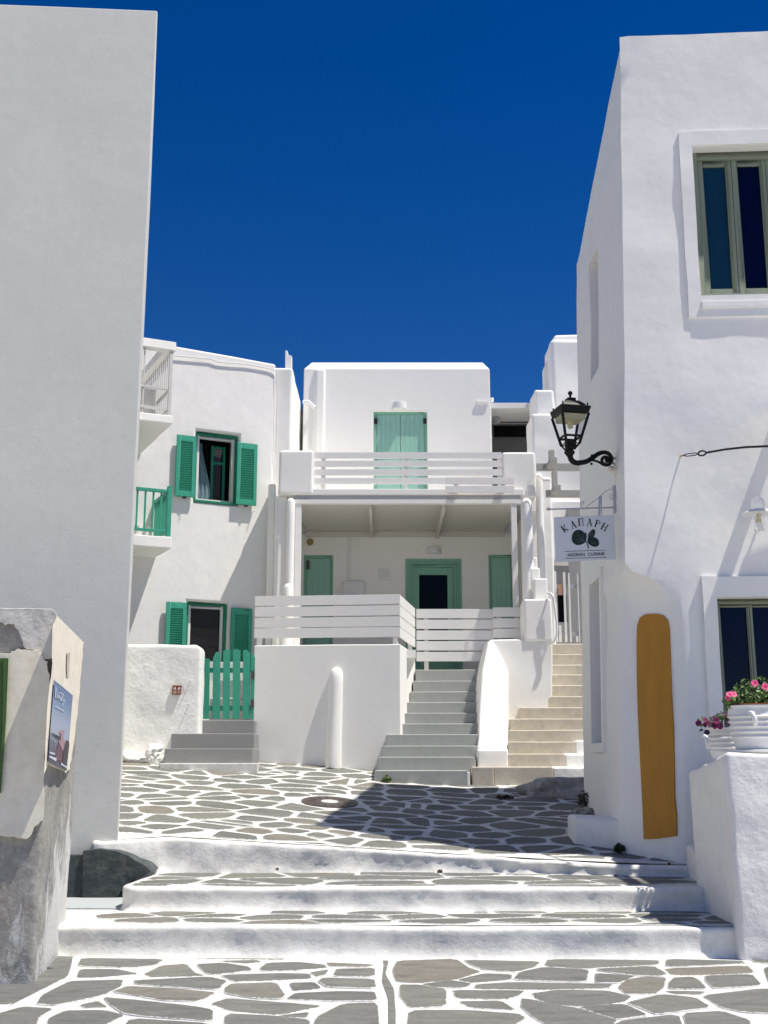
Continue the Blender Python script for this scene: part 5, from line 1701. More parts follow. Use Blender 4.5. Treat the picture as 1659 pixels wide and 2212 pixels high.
def corner(z):
    if z <= zrows[0]: return rowsB[0][1].copy(), rowsB[0][2].copy()
    for (z0, p0, a0), (z1, p1, a1) in zip(rowsB, rowsB[1:]):
        if z0 <= z <= z1:
            t = (z - z0) / (z1 - z0)
            return p0.lerp(p1, t), a0.lerp(a1, t)
    return rowsB[-1][1].copy(), rowsB[-1][2].copy()
ZRF = at(1339, 83, BY).z
YFAR = 14.75
far_t = at(1245, 590, YFAR); far_b = at(1262, 1700, YFAR)
def farp(z):
    t = (z - far_b.z) / (far_t.z - far_b.z)
    return Vector((far_b.x + (far_t.x - far_b.x) * t, YFAR, z))
XR = 5.9
# window openings on the front (x, z metres)
def fxz(px, py, d=0.0):
    # on the slightly turned front plane
    n = Vector((-.05, -1, 0)).normalized()
    p = on_plane(px, py, Vector((2.6, BY, 0)) + n * d, n)
    return p
uw0 = fxz(1513, 640); uw1 = fxz(1500, 316)
lw0 = fxz(1558, 1500); lw1 = fxz(1556, 1290)
LW_B = 1.85
upper = (uw0.x, uw0.z, uw0.x + 1.67, uw1.z)
lower = (lw0.x, LW_B, lw0.x + 1.40, lw1.z)
# side openings in (Y, z)
def sxz(px, py):
    # side face X about 2.4..2.7: iterate
    y = 13.0
    for _ in range(12):
        p = at(px, py, y)
        _, A = corner(p.z); Fp = farp(p.z)
        # point on line A->F with this px
        d = ray(px, py)
        # solve in plan: E + s*d.xy = A + t*(F-A)
        ax, ay = A.x, A.y; bx, by = Fp.x - A.x, Fp.y - A.y
        det = d.x * (-by) - (-bx) * d.y
        s = (ax * (-by) - (-bx) * ay) / det
        y = s * d.y
    return y, at(px, py, y).z
s1a = sxz(1291, 560); s1b = sxz(1277, 820)
s2a = sxz(1306, 1300); s2b = sxz(1284, 1560)
def hole_side(a, b_, zlo, zhi):
    return (min(a[0], b_[0]), zlo, max(a[0], b_[0]), zhi)
h_s1 = hole_side(s1a, s1b, sxz(1284, 812)[1], sxz(1284, 545)[1])
h_s2 = hole_side(s2a, s2b, sxz(1296, 1605)[1], sxz(1296, 1250)[1])
def linfill(a, step):
    a = sorted(set(round(x, 5) for x in a)); out = [a[0]]
    for x, y in zip(a, a[1:]):
        if y - x < 1e-4: continue
        k_ = max(1, int(math.ceil((y - x) / step)))
        out += [x + (y - x) * i / k_ for i in range(1, k_ + 1)]
    return out
ZTOPC = 8.05
zl = linfill([0.2, upper[1], upper[3], lower[1], lower[3], h_s1[1], h_s1[3], h_s2[1], h_s2[3], ZTOPC] + [z for z in zrows if .2 < z < ZTOPC], .16)
# columns: ('s', Y) side from far to A, ('c', t) chamfer, ('f', x) front, then right and back
scol = linfill([h_s1[0], h_s1[2], h_s2[0], h_s2[2], 12.35, YFAR], .3)[::-1]
fcol = linfill([3.02, upper[0], upper[2], lower[0], lower[2], XR], .16)
cols = [('s', y) for y in scol] + [('a', 0)] + [('c', t) for t in (.2, .4, .6, .8)] + [('b', 0)] + [('g', .33), ('g', .67)] + [('f', x) for x in fcol] + [('r', 0), ('r', 1)]
def pos(c, z, top=False):
    k_, v = c
    zc_ = z
    Bp, A = corner(min(z, ZTOPC + 2)); Fp = farp(z)
    if k_ == 's':
        t = (v - A.y) / (Fp.y - A.y)
        p = A.lerp(Fp, t); zt_ = ZRF + (far_t.z - ZRF) * ((v - BY) / (YFAR - BY)) ** .9
    elif k_ == 'a': p = A; zt_ = ZRF - .15
    elif k_ == 'c': p = A.lerp(Bp, v); zt_ = ZRF - .1
    elif k_ == 'b': p = Bp; zt_ = ZRF
    elif k_ == 'g':
        p = Bp.lerp(Vector((3.02, FY(3.02), z)), v); zt_ = ZRF + .01
    elif k_ == 'f': p = Vector((v, FY(v), z)); zt_ = ZRF + .02 * (v - 2.6)
    else:
        p = Vector((XR, YFAR, z)); zt_ = ZRF if v == 0 else far_t.z
        if v == 0: p = Vector((XR + .01, BY + .3, z))
    p = p.copy(); p.z = z
    if top:
        Bt, At = corner(min(zt_, zrows[-1]))
        if k_ in 'acb': p = Vector((Bt.x, Bt.y, zt_)) if k_ != 'a' else Vector((At.x, At.y, zt_))
        if k_ == 's':
            A2 = corner(zt_)[1]; F2 = farp(zt_); t = (v - A2.y) / (F2.y - A2.y); p = A2.lerp(F2, t)
        p.z = zt_
    return p
NR = 9
bm = bmesh.new()
grid = []
for i, c in enumerate(cols):
    colv = [pos(c, z) for z in zl]
    pt = pos(c, ZTOPC, True)
    for k_ in range(1, NR + 1):
        t = k_ / NR
        zt_ = ZTOPC + (pt.z - ZTOPC) * t
        if zt_ > ZTOPC:
            q_ = pos(c, zt_); q_.z = zt_
        else:
            q_ = colv[-1].lerp(pt, t)
        colv.append(q_)
    colv[-1] = pt
    grid.append([bm.verts.new(p) for p in colv])
def cell_hole(i, j):
    if j >= len(zl) - 1: return None
    zc_ = (zl[j] + zl[j + 1]) / 2
    a, b_ = cols[i], cols[(i + 1) % len(cols)]
    if a[0] == 'f' and b_[0] == 'f':
        xc = (a[1] + b_[1]) / 2
        for h in (upper, lower):
            if h[0] < xc < h[2] and h[1] < zc_ < h[3]: return ('F', h)
    if a[0] == 's' and b_[0] == 's':
        yc = (a[1] + b_[1]) / 2
        for h in (h_s1, h_s2):
            if h[0] < yc < h[2] and h[1] < zc_ < h[3]: return ('S', h)
    return None
NCc = len(cols)
def inner(i, j, hk):
    v = grid[i % NCc][j].co
    return v + (Vector((.02, .32, 0)) if hk[0] == 'F' else Vector((.16, 0, 0)))
icache = {}
def iv(i, j, hk):
    key = (i % NCc, j, hk[1])
    if key not in icache: icache[key] = bm.verts.new(inner(i, j, hk))
    return icache[key]
for i in range(NCc):
    for j in range(len(grid[0]) - 1):
        g0, g1 = grid[i], grid[(i + 1) % NCc]
        hk = cell_hole(i, j)
        if hk:
            bm.faces.new([iv(i, j, hk), iv(i + 1, j, hk), iv(i + 1, j + 1, hk), iv(i, j + 1, hk)])
            for (di, dj, A_, B_) in ((-1, 0, (i, j), (i, j + 1)), (1, 0, (i + 1, j), (i + 1, j + 1)), (0, -1, (i, j), (i + 1, j)), (0, 1, (i, j + 1), (i + 1, j + 1))):
                h2 = cell_hole(i + di, j + dj) if j + dj >= 0 else None
                if h2 != hk:
                    bm.faces.new([grid[A_[0] % NCc][A_[1]], grid[B_[0] % NCc][B_[1]], iv(*B_, hk), iv(*A_, hk)])
        else:
            vs_ = [g0[j], g1[j], g1[j + 1], g0[j + 1]]
            cs = []
            for v in vs_:
                if not any((v.co - o_.co).length < 1e-5 for o_ in cs): cs.append(v)
            if len(cs) >= 3:
                try: bm.faces.new(cs)
                except ValueError: pass
roof = [g_[-1] for g_ in grid]
rc_ = bm.verts.new((4.3, 13.5, ZRF - .35))
for i in range(NCc):
    try: bm.faces.new([roof[i], roof[(i + 1) % NCc], rc_])
    except ValueError: pass
mb = MB(); mb.bm.free(); mb.bm = bm
bmesh.ops.remove_doubles(bm, verts=bm.verts, dist=1e-4)
# round the roof edge
bmesh.ops.recalc_face_normals(bm, faces=bm.faces)
es = [e for e in bm.edges if len(e.link_faces) == 2 and e.calc_face_angle(0) > math.radians(38) and min(v.co.z for v in e.verts) > ZTOPC - .6]
bmesh.ops.bevel(bm, geom=es, offset=.05, segments=3, profile=.5, affect='EDGES', clamp_overlap=True)
mb.build("wall", M_white, rbd, rough=(.015, 1.1), ang=48)

# raised surrounds
nW = Vector((-.05, -1, 0)).normalized()
WR = Wall((2.6, BY, 0), Vector((1, -.05, 0)), nW)
def to_u(x): return (x - 2.6) / WR.u.x
def surround(h, px_l, px_top, px_bot, dd=.035):
    u0, v0, u1, v1 = to_u(h[0]), h[1], to_u(h[2]), h[3]
    wl_ = u0 - WR.uv(px_l, (CY), 0)[0] if False else None
    return u0, v0, u1, v1
u0, v0, u1, v1 = to_u(upper[0]), upper[1], to_u(upper[2]), upper[3]
oL = WR.uv(1477, 500)[0]; oT = WR.uv(1490, 286)[1]; oB = WR.uv(1490, 686)[1]
w = MB()
dF = .024
WR.slab(w, (oL, oB, u0, oT), -.03, dF); WR.slab(w, (u1, oB, u1 + (u0 - oL), oT), -.03, dF)
WR.slab(w, (u0, v1, u1, oT), -.03, dF); WR.slab(w, (u0, oB, u1, v0), -.03, dF)
bmesh.ops.remove_doubles(w.bm, verts=w.bm.verts, dist=1e-4)
w.build("window_surround", M_white, rbd, cell=.12, rough=(.008, 2.2))
w = MB(); sv = WR.uv(1510, 647, .08)[1]; sb = WR.uv(1510, 661, .08)[1]
WR.slab(w, (u0 - .0, sb, u1, sv), -.25, .042); w.build("window_sill", M_white, rbd, bevel=.008)
def sage_window(u0, v0, u1, v1, panes, of=.085, cf=.05, nm="window"):
    dq = -.20
    w = MB(); frame_bars(WR, w, (u0 + .002, v0 + .002, u1 - .002, v1 - .002), of, dq - .05, dq + .06)
    fr = w.build(nm, M_sage, rbd, bevel=.004)
    xs_ = u0 + of + .003
    for (wd, mt) in panes:
        w = MB()
        frame_bars(WR, w, (xs_, v0 + of + .004, xs_ + wd, v1 - of - .004), cf, dq - .03, dq + .025)
        w.build("casement", M_sage, fr, bevel=.006)
        w = MB(); WR.slab(w, (xs_ + cf + .001, v0 + of + cf + .005, xs_ + wd - cf - .001, v1 - of - cf - .005), dq - .015, dq - .005)
        w.build("pane", mt, fr)
        xs_ += wd + .004
    return fr
ww = (u1 - u0 - .176 - .012) / 4
sage_window(u0, v0, u1, v1, [(ww, M_glass_teal), (ww, M_glass_navy), (ww, M_glass_navy), (ww, M_glass_navy)], .085, .064)
u0, v0, u1, v1 = to_u(lower[0]), lower[1], to_u(lower[2]), lower[3]
oL = WR.uv(1522, 1400)[0]; oT = WR.uv(1530, 1246)[1]
w = MB()
WR.slab(w, (oL, v0 - .2, u0, oT), -.03, .05); WR.slab(w, (u1, v0 - .2, u1 + .2, oT), -.03, .05)
WR.slab(w, (u0, v1, u1, oT), -.03, .05); WR.slab(w, (u0, v0 - .2, u1, v0), -.03, .05)
bmesh.ops.remove_doubles(w.bm, verts=w.bm.verts, dist=1e-4)
w.build("window_surround", M_white, rbd, cell=.12, rough=(.006, 2.2))
ww = (u1 - u0 - .106 - .012) / 4
sage_window(u0, v0, u1, v1, [(ww, M_glass_navy)] * 4, .05, .028)
# plaster frame round the side window
hy0, hz0, hy1, hz1 = h_s2
w = MB()
def sidep(y, z, d):
    _, A = corner(z); Fp = farp(z); t = (y - A.y) / (Fp.y - A.y); p = A.lerp(Fp, t); return Vector((p.x - d, y, z))
def sslab(w, y0_, z0_, y1_, z1_, d0, d1):
    c = [(y0_, z0_), (y1_, z0_), (y1_, z1_), (y0_, z1_)]
    w.hull8([sidep(a_, b2, d0) for a_, b2 in c], [sidep(a_, b2, d1) for a_, b2 in c])
sslab(w, hy0 - .10, hz0 - .10, hy0, hz1 + .1, -.03, .035); sslab(w, hy1, hz0 - .10, hy1 + .1, hz1 + .1, -.03, .035)
sslab(w, hy0, hz1, hy1, hz1 + .1, -.03, .035); sslab(w, hy0, hz0 - .1, hy1, hz0, -.03, .035)
w.build("window_surround", M_soft, rbd)
for h in (h_s1, h_s2):
    w = MB(); sslab(w, h[0] + .01, h[1] + .01, h[2] - .01, h[3] - .01, -.14, -.125)
    w.build("blind_panel", M_guttergrey, rbd)
# mustard niche panel on the cut corner
def chp(px, py, d):
    """point on the chamfer surface under a pixel"""
    z = 1.0
    for _ in range(20):
        Bp, A = corner(z)
        dr_ = ray(px, py)
        bx, by = Bp.x - A.x, Bp.y - A.y
        det = dr_.x * (-by) - (-bx) * dr_.y
        s = (A.x * (-by) - (-bx) * A.y) / det
        z = EYE + s * dr_.z
    p = E + dr_ * s
    nn = Vector((by, -bx, 0)).normalized()
    if nn.y > 0: nn = -nn
    return p + nn * d
nl = [(1392, 1813), (1389, 1740), (1384, 1640), (1379, 1540), (1377, 1460), (1376.5, 1380), (1378, 1350), (1384, 1334), (1396, 1327), (1420, 1326), (1434, 1329), (1444, 1340), (1448, 1360), (1450, 1420), (1452, 1500), (1457, 1580), (1459, 1660), (1459, 1720), (1463, 1760), (1463, 1806), (1440, 1809), (1420, 1812)]
w = MB(); w.hull8([chp(x, y, .022) for x, y in nl], [chp(x, y, -.04) for x, y in nl])
w.build("mustard_niche_panel", M_mustard, rbd, bevel=.008, segs=2)
# small white block at the foot of the flank
w = MB(); a = at(1241, 1763, 12.55); b_ = at(1341, 1826, 12.25)
q0 = at(1241, 1826, 12.45); q1 = at(1341, 1826, 12.30)
w.hull8([(q0.x, 12.5, .5), (q1.x + .1, 12.15, .5), (q1.x + .1, 12.9, .5), (q0.x, 12.9, .5)],
        [(q0.x + .01, 12.5, a.z), (q1.x + .1, 12.15, a.z - .03), (q1.x + .1, 12.9, a.z), (q0.x + .01, 12.9, a.z)])
o = w.build("foot_block", M_lump, None, bevel=.04, segs=3, cell=.08, rough=(.012, 3))
tag(o, "low square white block at the foot of the corner building", "block")

# wall lamp at far right
wl = empty("bulkhead_lamp", fxz(1637, 1105), "white dish wall lamp with clear glass jar above the lower sage window", "lamp")
cpos = fxz(1638, 1108, .28)
w = MB(); w.lathe(cpos, [(.165, -.012), (.16, -.002), (.09, .03), (.065, .035)], 32); w.build("shade", M_pipe, wl, ang=60)
w = MB(); w.lathe(cpos + Vector((0, 0, .035)), [(.062, 0), (.068, .05), (.058, .10), (.03, .128), (.004, .135)], 24); w.build("glass_dome", M_clear, wl, ang=70)
w = MB(); w.lathe(cpos + Vector((0, 0, -.19)), [(.01, 0), (.045, .012), (.052, .05), (.052, .175)], 24); w.build("glass_jar", M_clear, wl, ang=70)
w = MB(); w.lathe(cpos + Vector((0, 0, -.10)), [(.02, 0), (.028, .02), (.02, .05), (.018, .09)], 14); w.build("bulb", M_bulb, wl)
w = MB(); e_ = cpos + Vector((.12, .34, .0)); w.tube([cpos + Vector((.06, .02, .01)), cpos + Vector((.11, .15, .02)), e_], .014, 8); w.build("bracket", M_pipe, wl)

# cable with turnbuckle
cb = empty("tension_cable", fxz(1468, 985), "black tension cable with shackle anchored to the white corner building wall", "cable")
an = fxz(1468, 985)
_s = (829.5 / FPX)                                   # level run: find the slope that keeps the cable nearly level in sight
_t = at(1659, 968, 10.95)
CBZ = -(_t.z - an.z) / (_t.y - an.y)
dirc = Vector((.66, -1.0, CBZ)).normalized()
w = MB(); w.tube([an + Vector((0, .03, 0)), an + dirc * .045], .009, 8); w.build("anchor_eye", M_brass, cb)
w = MB()
pp0 = an + dirc * .05
for s in (-1, 1):
    w.tube([pp0, pp0 + dirc * .05 + Vector((0, 0, .012 * s)), pp0 + dirc * .16 + Vector((0, 0, .012 * s)), pp0 + dirc * .2], .005, 6)
w.build("turnbuckle", M_iron, cb)
w = MB()
lp = an + dirc * .30
lpts = [lp + dirc * (.05 * math.cos(a_)) + Vector((0, 0, .025 * math.sin(a_))) for a_ in [i * math.pi / 6 for i in range(13)]]
w.tube(lpts, .009, 6); w.tube([pp0 + dirc * .2, lp - dirc * .05], .006, 6)
w.build("eye_loop", M_cable, cb)
w = MB()
cpp = [lp + dirc * (.05 + t * 7.5) + Vector((0, 0, .018 * math.sin(t * 30) * (1 - t) - .12 * 4 * t * (1 - t) * .25)) for t in [i / 30 for i in range(31)]]
w.tube(cpp, .0115, 8); w.build("cable_run", M_cable, cb, ang=80)

# pergola outside the frame on the right that throws the slanting shade
pgr = empty("front_pergola", (5.2, 10.4, 5.0), "white timber canopy fixed to the corner building beyond the right edge", "pergola")
X_e = 3.72
zP = 5.15
def beamY(x, z, wdt, hgt, y1, nm="beam"):
    w = MB(); w.box((x, y1, z - hgt), (x + wdt, FY(x) - .0, z)); w.build(nm, M_wood, pgr, bevel=.005)
beamY(4.09, 5.16, .11, .12, 10.3)
w = MB(); w.box((4.25, 10.32, 5.0), (5.6, FY(4.5) - .17, 5.04)); w.build("canopy_board", M_wood, pgr)
w = MB(); w.box((4.05, 10.18, 4.98), (5.6, 10.29, 5.12)); w.build("front_beam", M_wood, pgr)

# =================================================================== STREET LANTERN
YL = 11.95
ln = empty("street_lantern", at(1326, 988, 12.2), "black cast iron street lantern on scrolled arm fixed to the corner building", "lantern")
ZL = lambda x, y: (1168.5 + x * .10913, 822.9 + y * .10913)
def lp_(x, y, dy=0.0): return at(*ZL(x, y), YL + dy)
mpx = (at(1240, 900, YL) - at(1230, 900, YL)).x / 10 * .10913      # metres per zoom pixel
cx0 = 582
def ring4(zx_half, y, twist=0.22):
    c = lp_(cx0, y)
    hw = zx_half * mpx / (math.cos(twist) + math.sin(twist))
    out = []
    for k_ in range(4):
        a_ = math.pi / 4 + k_ * math.pi / 2 + twist
        out.append(Vector((c.x + math.cos(a_) * hw * 1.41421, YL + math.sin(a_) * hw * 1.41421, c.z)))
    return out
def loft4(w, specs):
    rings = [[w.bm.verts.new(p) for p in ring4(h, y)] for h, y in specs]
    for a, b_ in zip(rings, rings[1:]):
        for k_ in range(4): w.bm.faces.new([a[k_], a[(k_ + 1) % 4], b_[(k_ + 1) % 4], b_[k_]])
    w.bm.faces.new(rings[0]); w.bm.faces.new(rings[-1][::-1])
w = MB()
loft4(w, [(365, 560), (372, 575), (345, 640), (330, 690), (280, 690), (250, 600), (262, 565), (200, 500), (150, 470)][::1] if False else [(372, 556), (372, 585), (345, 650), (335, 684)])
w.build("top_frame", M_iron, ln, bevel=.004)
w = MB(); loft4(w, [(300, 556), (262, 500), (205, 455), (160, 420), (112, 412), (98, 385), (106, 365), (98, 350), (60, 346)])
w.build("roof", M_iron, ln, ang=30)
w = MB(); c = lp_(cx0, 348)
w.lathe(Vector((c.x, YL, c.z)), [(28 * mpx, 0), (20 * mpx, 25 * mpx), (24 * mpx, 60 * mpx), (50 * mpx, 110 * mpx), (44 * mpx, 122 * mpx), (30 * mpx, 140 * mpx), (22 * mpx, 150 * mpx), (2 * mpx, 152 * mpx)], 16); w.build("finial", M_iron, ln)
rt = ring4(350, 558)
for k_, p in enumerate(rt):
    c = Vector((lp_(cx0, 560).x, YL, 0)); q_ = Vector((p.x, p.y, 0)).lerp(c, .12)
    w = MB(); w.lathe(Vector((q_.x, q_.y, p.z)), [(16 * mpx, 0), (13 * mpx, 40 * mpx), (16 * mpx, 58 * mpx), (12 * mpx, 74 * mpx), (3 * mpx, 84 * mpx)], 10); w.build("corner_finial", M_iron, ln)
w = MB()
rA, rBt = ring4(330, 690), ring4(165, 1255)
for k_ in range(4):
    w.tube([rA[k_], rBt[k_]], 29 * mpx, 6)
    w.blob(rA[k_].lerp(rBt[k_], .15), 34 * mpx, 1, 0, 1)
    w.blob(rA[k_].lerp(rBt[k_], 1.0), 30 * mpx, 1, 0, 1)
rC = [rA[k_].lerp(rBt[k_], .76) for k_ in range(4)]
for k_ in range(4): w.tube([rC[k_], rC[(k_ + 1) % 4]], 24 * mpx, 6)
for k_ in range(4): w.tube([rBt[k_], rBt[(k_ + 1) % 4]], 12 * mpx, 6)
w.build("cage", M_iron, ln, ang=50)
for k_ in range(4):
    a, b_ = rA[k_], rA[(k_ + 1) % 4]; c, d = rC[(k_ + 1) % 4], rC[k_]
    w = MB(); cc = (a + b_ + c + d) / 4; ctr = Vector((lp_(cx0, 900).x, YL, cc.z)); inn = (ctr - cc).normalized() * .003
    w.hull8([a, b_, c, d], [p + inn for p in (a, b_, c, d)]); w.build("pane", M_clear, ln, smooth=False)
w = MB(); loft4(w, [(290, 705), (268, 715), (262, 800), (255, 800)])
w.bm.faces.ensure_lookup_table()
w.build("reflector", M_reflector, ln)
w = MB(); c = lp_(cx0, 945); w.lathe(Vector((c.x, YL, c.z)), [(20 * mpx, 0), (55 * mpx, 20 * mpx), (60 * mpx, 70 * mpx), (48 * mpx, 130 * mpx), (40 * mpx, 180 * mpx)], 16); 
w.build("bulb", M_bulb, ln)
w = MB(); c = lp_(cx0, 1480)
w.lathe(Vector((c.x - 15 * mpx, YL, c.z)), [(70 * mpx, 0), (85 * mpx, 30 * mpx), (105 * mpx, 55 * mpx), (105 * mpx, 80 * mpx), (80 * mpx, 100 * mpx), (85 * mpx, 160 * mpx), (90 * mpx, 220 * mpx), (95 * mpx, 280 * mpx), (60 * mpx, 300 * mpx)], 16)
for k_ in range(4):
    w.tube([rBt[k_], Vector((lp_(cx0 - 5, 1370).x, YL, lp_(cx0, 1370).z)) + (rBt[k_] - Vector((lp_(cx0, 1255).x, YL, rBt[k_].z))) * .45], 17 * mpx, 6)
w.build("socket", M_iron, ln, ang=50)
def smooth_path(pts, it=3):
    pts = [Vector(p) for p in pts]
    for _ in range(it):
        o_ = [pts[0]]
        for a, b_ in zip(pts, pts[1:]):
            o_ += [a.lerp(b_, .25), a.lerp(b_, .75)]
        o_.append(pts[-1]); pts = o_
    return pts
# the arm recedes a little to the wall
armp = [(570, 1470), (600, 1570), (680, 1625), (780, 1620), (900, 1600), (1000, 1540), (1090, 1470), (1180, 1420), (1270, 1410), (1350, 1440), (1395, 1510), (1400, 1590), (1360, 1650), (1290, 1665), (1220, 1630), (1200, 1560), (1240, 1505), (1300, 1500), (1345, 1545), (1320, 1600), (1280, 1590)]
def arm_y(x): return (x - 582) / 820 * .12
P_ = smooth_path([lp_(x, y, arm_y(x)) for x, y in armp], 2)
n_ = len(P_)
rad = [(58 - 20 * min(1, i / n_ * 2) if i / n_ < .5 else 38 - 20 * (i / n_ - .5) * 1.2) * mpx for i in range(n_)]
w = MB(); w.tube(P_, rad, 12)
w.blob(lp_(1300, 1550, arm_y(1300)), 45 * mpx, 2, 0, 1, (1, .5, 1))
P2 = smooth_path([lp_(x, y, arm_y(x)) for x, y in ((1010, 1570), (1080, 1580), (1160, 1610), (1220, 1660), (1300, 1680))], 2)
w.tube(P2, [24 * mpx] * len(P2), 8)
for (x, y) in ((1010, 1475), (1000, 1640), (735, 1655)):
    w.blob(lp_(x, y, arm_y(x)), 30 * mpx, 1, 0, 1)
w.build("arm", M_iron, ln, ang=60)
w = MB(); a = lp_(1390, 1500, arm_y(1400)); b_ = sidep(12.25, a.z, 0)
w.tube([a, b_ + Vector((.05, 0, 0))], .014, 8)
w.tube([lp_(1390, 1590, arm_y(1400)), sidep(12.25, lp_(1390, 1590).z, 0) + Vector((.05, 0, 0))], .012, 8)
w.build("mount", M_scrollwhite, ln)
w = MB(); a = lp_(1400, 1740, .1); w.blob(a + Vector((.03, .05, 0)), .055, 2, .3, 5, (1, .7, .8)); w.blob(a + Vector((.06, .06, -.1)), .035, 2, .3, 5, (.6, .6, 1.6))
w.build("cement_patch", M_oldwhite, ln)

# =================================================================== HANGING SIGN
YSG = 12.05
ZS = lambda x, y: (1168.5 + x * .10913, 1042.3 + y * .10913)
def sp_(x, y, d=0.0): return at(*ZS(x, y), YSG - d)
sg = empty("hanging_sign", sp_(860, 1100), "white hanging restaurant sign with green caper leaves and Greek lettering", "sign")
w = MB(); c4s = [(283, 1578), (1488, 1522), (1447, 640), (253, 688)]
w.hull8([sp_(x, y, .012) for x, y in c4s], [sp_(x, y, -.012) for x, y in c4s]); w.build("board", M_signwhite, sg, bevel=.004)
def strokes(segs):
    out = []
    for (x0, y0, x1, y1, wd) in segs:
        L = math.hypot(x1 - x0, y1 - y0) or 1
        nx, ny = -(y1 - y0) / L * wd / 2, (x1 - x0) / L * wd / 2
        out.append([(x0 + nx, y0 + ny), (x1 + nx, y1 + ny), (x1 - nx, y1 - ny), (x0 - nx, y0 - ny)])
    return out
def splate(name, polys, mat, d=.0145):
    w = MB()
    for i, p_ in enumerate(polys):
        dd = d + .0003 * (i % 5)
        w.hull8([sp_(x, y, dd) for x, y in p_], [sp_(x, y, .011) for x, y in p_])
    return w.build(name, mat, sg, smooth=False)
G = {  # strokes in a 100x140 box, origin centre: x0,y0,x1,y1,width
 'K': [(-30, -70, -30, 70, 26), (-20, 8, 38, -60, 11), (-14, 0, 42, 62, 20), (-48, -68, -8, -68, 9), (-48, 68, -8, 68, 9), (22, -66, 54, -66, 9), (24, 66, 62, 66, 9)],
 'A': [(0, -72, -38, 66, 10), (0, -72, 40, 66, 24), (-24, 22, 28, 22, 9), (-58, 67, -18, 67, 9), (18, 67, 62, 67, 9), (-20, -72, 14, -72, 8)],
 'PI': [(-34, -66, -34, 68, 26), (38, -66, 38, 68, 13), (-58, -68, 62, -68, 10), (-54, 68, -10, 68, 9), (18, 68, 58, 68, 9)],
 'P': [(-26, -68, -26, 68, 26), (-26, -66, 20, -66, 9), (20, -66, 40, -48, 12), (40, -48, 42, -22, 16), (42, -22, 22, 0, 13), (22, 0, -26, 2, 9), (-50, 68, 0, 68, 9), (-50, -68, -20, -68, 9)],
 'H': [(-38, -68, -38, 68, 26), (40, -68, 40, 68, 18), (-38, 0, 40, 0, 9), (-60, -68, -14, -68, 9), (-60, 68, -14, 68, 9), (18, -68, 62, -68, 9), (18, 68, 62, 68, 9)]}
for key, cx_, cy_, rot in (('K', 465, 912, -34), ('A', 640, 838, -18), ('PI', 790, 786, -5), ('A', 962, 790, 4), ('P', 1118, 815, 17), ('H', 1258, 882, 29)):
    rr_ = math.radians(rot)
    segs = []
    for (x0, y0, x1, y1, wd) in G[key]:
        f_ = lambda x, y: (cx_ + x * math.cos(rr_) - y * math.sin(rr_), cy_ + x * math.sin(rr_) + y * math.cos(rr_))
        a, b_ = f_(x0, y0), f_(x1, y1)
        segs.append((*a, *b_, wd))
    splate("letter", strokes(segs), M_signink)
def blobpoly(cx_, cy_, rx, ry, rot=0, n_=26, fn=None):
    out = []
    for i in range(n_):
        t = 2 * math.pi * i / n_
        k_ = 1 + .04 * math.sin(3 * t + cx_) + (fn(t) if fn else 0)
        x, y = rx * math.cos(t) * k_, ry * math.sin(t) * k_
        c_, s_ = math.cos(math.radians(rot)), math.sin(math.radians(rot))
        out.append((cx_ + x * c_ - y * s_, cy_ + x * s_ + y * c_))
    return out
splate("leaf", [blobpoly(755, 1090, 152, 152)], M_leafink)
splate("leaf", [blobpoly(1000, 1030, 60, 112, 32)], M_leafink, .0149)
splate("leaf", [blobpoly(1050, 1180, 108, 92, 25)], M_leafink, .0154)
splate("leaf", [blobpoly(962, 1150, 52, 80, -20)], M_leafink, .0158)
splate("stem", strokes([(885, 1160, 930, 1240, 18), (930, 1235, 938, 1305, 24), (880, 990, 905, 1030, 14)]), M_signink)
splate("vein", strokes([(870, 1160, 790, 1110, 9), (790, 1110, 715, 1000, 7), (820, 1125, 835, 1020, 6), (850, 1155, 700, 1130, 6), (850, 1165, 740, 1190, 6), (950, 1060, 1000, 980, 16), (985, 1080, 1040, 990, 6), (1000, 1210, 1080, 1180, 7), (1040, 1195, 1090, 1230, 5)]), M_vein, .0172)
splate("white_stub", strokes([(922, 1055, 905, 1165, 22)]), M_signwhite, .0176)  # white stub printed between the leaves
splate("rule_line", strokes([(475, 1366, 1285, 1338, 10)]), M_signink2)
splate("rule_line", strokes([(480, 1504, 1295, 1480, 10)]), M_signink2)
tcv = bpy.data.curves.new("lettering", 'FONT')
tcv.body = "\u00b7AEGEAN  CUISINE\u00b7"
tcv.align_x = 'CENTER'; tcv.align_y = 'CENTER'
tcv.size = 1.0; tcv.extrude = 0.004; tcv.offset = 0.018; tcv.space_character = 1.05
to = bpy.data.objects.new("tmp_text", tcv)
COL.objects.link(to)
bpy.context.view_layer.update()
me = bpy.data.meshes.new_from_object(to)
tw_ = max(v.co.x for v in me.vertices) - min(v.co.x for v in me.vertices)
th_ = max(v.co.y for v in me.vertices) - min(v.co.y for v in me.vertices)
bpy.data.objects.remove(to)
a = sp_(505, 1440, .0145); b_ = sp_(1275, 1412, .0145)
sc = (b_ - a).length / tw_
ux_ = (b_ - a).normalized(); uz_ = Vector((0, -.0, 1)); uz_ = (uz_ - ux_ * uz_.dot(ux_)).normalized(); uy_ = ux_.cross(uz_)
hsc = (sp_(885, 1395, 0) - sp_(885, 1455, 0)).length / .72
Mx = Matrix(((ux_.x * sc, uz_.x * hsc, -uy_.x * sc, 0), (ux_.y * sc, uz_.y * hsc, -uy_.y * sc, 0), (ux_.z * sc, uz_.z * hsc, -uy_.z * sc, 0), (0, 0, 0, 1)))
me.transform(Mx)
me.materials.clear(); me.materials.append(M_signink2)
lo = bpy.data.objects.new("lettering", me); COL.objects.link(lo)
lo.parent = sg; lo.location = (a + b_) / 2 + Vector((0, -.001, 0)) - sg.location
